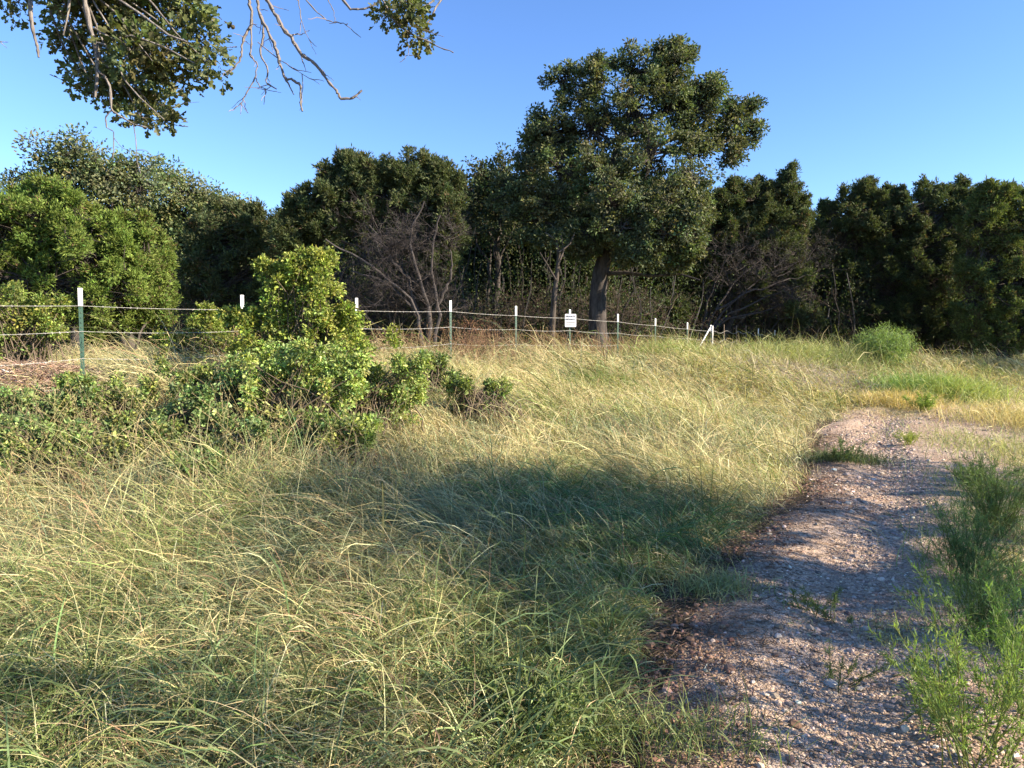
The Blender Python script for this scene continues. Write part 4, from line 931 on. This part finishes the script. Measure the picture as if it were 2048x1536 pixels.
# brown weeds just behind the fence
for i, (px_, Z_, H_, n_) in enumerate(((935, 13.6, 1.0, 24), (1115, 16.0, .7, 10), (790, 13, .75, 10), (1590, 24, 1.0, 14))):
    lb = ['largest patch of rusty dead weeds beside the fourth white-tipped post', 'short rusty dead weed below the white sign', 'rusty weed stalks left of the white tipped post', 'tan dead weeds on the crest right of the fence corner'][i]
    b = foot(px_, Z_); t = thing('dead_weed', b, lb, 'weed', 'dead weeds along the fence'); g = np.random.default_rng(150 + i); geo = Geo()
    A = b + g.normal(size=(n_, 3)) * [.3, .2, 0]; A[:, 2] = b[2]
    dead_brush(geo, A, g, 1, H_, .25, 1.0, .005, (np.array([.13, .08, .05]), np.array([.3, .18, .11])), 7, 3)
    geo.obj('stems', M_twig, t); gl = Geo(); N = n_ * 70; k = g.integers(0, n_, N)
    Q = A[k] + np.stack([g.normal(0, .14, N), g.normal(0, .14, N), H_ * g.uniform(.35, 1.05, N)], 1)
    leaves(gl, Q, rdir(N, -.2, g), rdir(N, 0, g), g.uniform(.02, .05, N), g.uniform(.008, .016, N), 'diamond', vary(np.array([.17, .095, .055]), N, .3, .15, g)); gl.obj('withered_leaves', M_dry, t)

# ------------------------------------------------------------------ weeds beside and on the path
def broomweed(px, py_, Z, H, n, label, seed, base=(.13, .19, .06), spread=.32, lw=.0022, ll=.03, br=9):
    x = (px - 1024) / FPX * Z; b = np.array([x, Z, float(h_path(np.array(x), np.array(Z)))]); g = np.random.default_rng(seed)
    t = thing('broomweed', b, label, 'weed', 'green weeds by the path'); geo = Geo(); gl = Geo()
    A = b + g.normal(size=(n, 3)) * [.05, .05, 0]; A[:, 2] = b[2]
    D = nrm(np.stack([g.normal(0, spread, n), g.normal(0, spread, n), np.ones(n)], 1)); L = H * g.uniform(.6, 1.1, n)
    t_ = np.linspace(0, 1, 9); P = A[:, None] + D[:, None] * (t_[None, :, None] * L[:, None, None])
    P += (D * [1, 1, -.25])[:, None] * (.22 * t_ ** 2)[None, :, None] * L[:, None, None] + np.cumsum(g.normal(size=P.shape), 1) * .0035
    c1 = vary(np.array(base) * np.array([1.0, .85, .9]), n, .15, .1, g); tubes(geo, P, np.broadcast_to(np.linspace(.0028, .001, 9), (n, 9)), 5, c1)
    idx = np.repeat(np.arange(n), br); f = g.uniform(.28, .97, len(idx)) * 8; k = f.astype(int).clip(0, 7); fr = (f - k)[:, None]; Q = P[idx, k] * (1 - fr) + P[idx, k + 1] * fr
    T = nrm(P[idx, k + 1] - P[idx, k]); SD = nrm(T + g.normal(size=T.shape) * .5 + [0, 0, .15]); SL = H * .28 * g.uniform(.4, 1.1, len(idx)) * (1.25 - f / 8)
    S = Q[:, None] + SD[:, None] * (np.linspace(0, 1, 5)[None, :, None] * SL[:, None, None]); S[:, 1:] += g.normal(size=(len(idx), 4, 3)) * .004
    tubes(geo, S, np.broadcast_to(np.linspace(.0013, .0006, 5), (len(idx), 5)), 3, c1[idx]); geo.obj('stems', M_brush, t)
    for PP, m in ((P, 26), (S, 9)):
        q = np.repeat(np.arange(len(PP)), m); K = PP.shape[1]; f = g.uniform(.15, .999, len(q)) * (K - 1); k = f.astype(int); fr = (f - k)[:, None]
        Q = PP[q, k] * (1 - fr) + PP[q, k + 1] * fr; T = nrm(PP[q, k + 1] - PP[q, k])
        leaves(gl, Q, nrm(T * 1.1 + g.normal(size=T.shape) * .42), rdir(len(q), .2, g), ll * g.lognormal(0, .25, len(q)), np.full(len(q), lw), 'diamond', vary(np.array(base) * 1.1, len(q), .2, .12, g))
    gl.obj('leaves', M_brush, t)
broomweed(1985, 0, 2.5, .64, 26, 'bright green feathery weed nearest the viewer at the lower right', 161, (.18, .25, .06), .32, .0046, .036)
broomweed(2080, 0, 2.9, .66, 22, 'second feathery weed at the right edge of the lower right corner', 162, (.15, .24, .055), .3, .0042, .036)
broomweed(1880, 0, 2.8, .34, 14, 'short feathery weed left of the nearest one at lower right', 163, (.15, .23, .055), .45, .0042, .034)
broomweed(1990, 0, 3.6, .5, 40, 'soft green weed clump midway along the right edge', 164, (.13, .20, .06), .3, .003, .036)
broomweed(1955, 0, 4.5, .55, 44, 'shaded feathery weed on the strip between wheel tracks', 165, (.11, .18, .06), .3, .003, .036)
broomweed(2000, 0, 5.6, .66, 48, 'tall upright weed clump at the right edge of the path', 166, (.13, .19, .06), .25, .0035, .04)
broomweed(1960, 0, 7.2, .42, 36, 'weed clump farthest up the right side of the path', 167, (.12, .17, .06), .3, .004, .04)
broomweed(1660, 0, 4.0, .2, 12, 'small weed growing alone in the gravel track', 168, (.14, .19, .06), .5, .003, .026)
broomweed(1685, 0, 3.2, .2, 6, 'sparse seedling with thin leaves low on the track', 169, (.13, .17, .06), .5, .003, .026)
broomweed(1690, 0, 8.8, .34, 16, 'dark weed tuft at the left edge of the sunlit track', 170, (.10, .14, .05), .5, .005, .04)
broomweed(1820, 0, 10.2, .26, 14, 'yellow-green tuft in the middle of the sunlit track', 171, (.26, .3, .07), .5, .005, .035)
broomweed(1850, 0, 13.4, .4, 20, 'bright green tall tuft beyond the end of the gravel', 172, (.2, .27, .06), .5, .008, .06)

# ------------------------------------------------------------------ stones
def rock_proto():
    v = []; f = []
    t = (1 + 5 ** .5) / 2
    V = np.array([(-1, t, 0), (1, t, 0), (-1, -t, 0), (1, -t, 0), (0, -1, t), (0, 1, t), (0, -1, -t), (0, 1, -t), (t, 0, -1), (t, 0, 1), (-t, 0, -1), (-t, 0, 1)]) / 1.9
    F = np.array([(0, 11, 5), (0, 5, 1), (0, 1, 7), (0, 7, 10), (0, 10, 11), (1, 5, 9), (5, 11, 4), (11, 10, 2), (10, 7, 6), (7, 1, 8), (3, 9, 4), (3, 4, 2), (3, 2, 6), (3, 6, 8), (3, 8, 9), (4, 9, 5), (2, 4, 11), (6, 2, 10), (8, 6, 7), (9, 8, 1)])
    return V, F
RV, RF = rock_proto()
def rocks(x, y, s, g, sink=.35):
    n = len(x); S = s[:, None, None] * g.uniform(.65, 1.3, (n, 1, 3)) * np.array([1, 1, .6]); V = RV[None] * S * (1 + g.normal(0, .13, (n, 12, 3)))
    a = g.uniform(0, 6.28, n); c, si = np.cos(a)[:, None], np.sin(a)[:, None]
    V = np.stack([V[..., 0] * c - V[..., 1] * si, V[..., 0] * si + V[..., 1] * c, V[..., 2]], -1)
    z = h_path(x, y) + .022 + s * (.6 * .8 - sink); return V + np.stack([x, y, z], -1)[:, None]
g = np.random.default_rng(501); geo = Geo()
N = 130000; y = 2.0 + 11.5 * g.random(N) ** 1.5; x = path_edge(y) + .1 + 3.6 * g.random(N)
d = x - path_edge(y); P2 = np.stack([x, y], -1)
dens = .12 + .88 * sstep(-.1, .5, noise(P2, 1.1, 15) * .6 + np.exp(-((d - 1.05) / .45) ** 2) * 1.2 - .35 + .3 * noise(P2, 4, 3))
k = (g.random(N) < dens) & (x / y < .85); x, y = x[k], y[k]; n = len(x)
s = (.0038 * g.lognormal(0, .6, n)).clip(.0018, .022) * np.interp(y, [2, 10], [1, 1.7])
V = rocks(x, y, s, g); F = (RF[None] + (np.arange(n) * 12)[:, None, None]).reshape(-1, 3)
col = vary(np.array([.37, .285, .22]), n, .4, .1, g); geo.add(V.reshape(-1, 3), [F], np.repeat(col, 12, 0))
tag(geo.obj('gravel', M_stone), 'pale pinkish gravel strewn over the dirt track', 'gravel', None, 'stuff')
big = [(1745, 1245, .03, 'white stone right of the small weed on the track, largest'), (1678, 1360, .033, 'white stone low on the track, left of centre'), (1568, 1280, .024, 'flat pale stone on the dirt at the left of the track'),
       (1735, 1362, .02, 'pale stone just right of the low white one'), (1518, 1378, .014, 'small pale pebble on bare dirt near the grass'), (1588, 1348, .016, 'grey-white pebble beside the low twig'),
       (1720, 1180, .022, 'pale stone with dark hollow beside it in the track'), (1680, 1108, .015, 'small white stone at the upper left of the shaded track'), (1660, 1400, .014, 'small pale stone under the low white stone')]
for i, (px_, py_, s_, lb) in enumerate(big):
    Z_ = 1.5 * FPX / (py_ - HOR); x_ = (px_ - 1024) / FPX * Z_; g = np.random.default_rng(520 + i)
    V = rocks(np.array([x_]), np.array([Z_]), np.array([s_]), g, .2)[0]; F = RF
    # one midpoint subdivision with roughness
    ed = {}; VV = [v for v in V]; FF = []
    def mid(a, b_):
        kk = (min(a, b_), max(a, b_))
        if kk not in ed: ed[kk] = len(VV); VV.append((VV[a] + VV[b_]) / 2 + g.normal(size=3) * s_ * .07 + (((VV[a] + VV[b_]) / 2) - V.mean(0)) * .1)
        return ed[kk]
    for a, b_, c_ in F:
        ab, bc, ca = mid(a, b_), mid(b_, c_), mid(c_, a); FF += [(a, ab, ca), (b_, bc, ab), (c_, ca, bc), (ab, bc, ca)]
    VV = np.array(VV); o = build('stone', VV - V.mean(0), [np.array(FF)], M_stone, None, np.broadcast_to(np.array([.46, .42, .37]), VV.shape)); o.location = V.mean(0)
    tag(o, lb, 'stone', 'pale stones on the track')
g = np.random.default_rng(530); geo = Geo(); N = 5200
y = 2.2 + 8.5 * g.random(N) ** 1.4; x = path_edge(y) + g.normal(.15, .22, N); P2 = np.stack([x, y], -1); k = g.random(N) < sstep(-.1, .7, noise(P2, 1.8, 6)); x, y = x[k], y[k]; n = len(x)
V = rocks(x, y, (.007 * g.lognormal(0, .5, n)).clip(.003, .03), g); geo.add(V.reshape(-1, 3), [(RF[None] + (np.arange(n) * 12)[:, None, None]).reshape(-1, 3)], np.repeat(vary(np.array([.22, .13, .085]), n, .3, .1, g), 12, 0))
tag(geo.obj('clods', M_stone), 'dark reddish soil crumbs along the grassy edge of the track', 'soil', None, 'stuff')
# dry leaf and stalk litter at the grass edge and on the track
g = np.random.default_rng(540); geo = Geo(); N = 16000
y = 2.0 + 9 * g.random(N) ** 1.4; d = g.normal(-.1, .45, N); x = path_edge(y) - d; n = N
az = g.uniform(0, 6.28, n); D = np.stack([np.cos(az), np.sin(az), g.normal(0, .08, n)], 1); L = g.uniform(.015, .09, n)
Pc = np.stack([x, y, np.maximum(h_path(x, y) + .024, h_base(x, y) + .006)], 1); P = Pc[:, None] + D[:, None] * (np.linspace(-.5, .5, 3)[None, :, None] * L[:, None, None])
tubes(geo, P, np.broadcast_to(g.uniform(.0008, .002, (n, 1)), (n, 3)), 3, vary(np.array([.2, .14, .09]), n, .5, .15, g))
tag(geo.obj('litter', M_dry), 'dry grass litter along the edge of the track', 'litter', None, 'stuff')
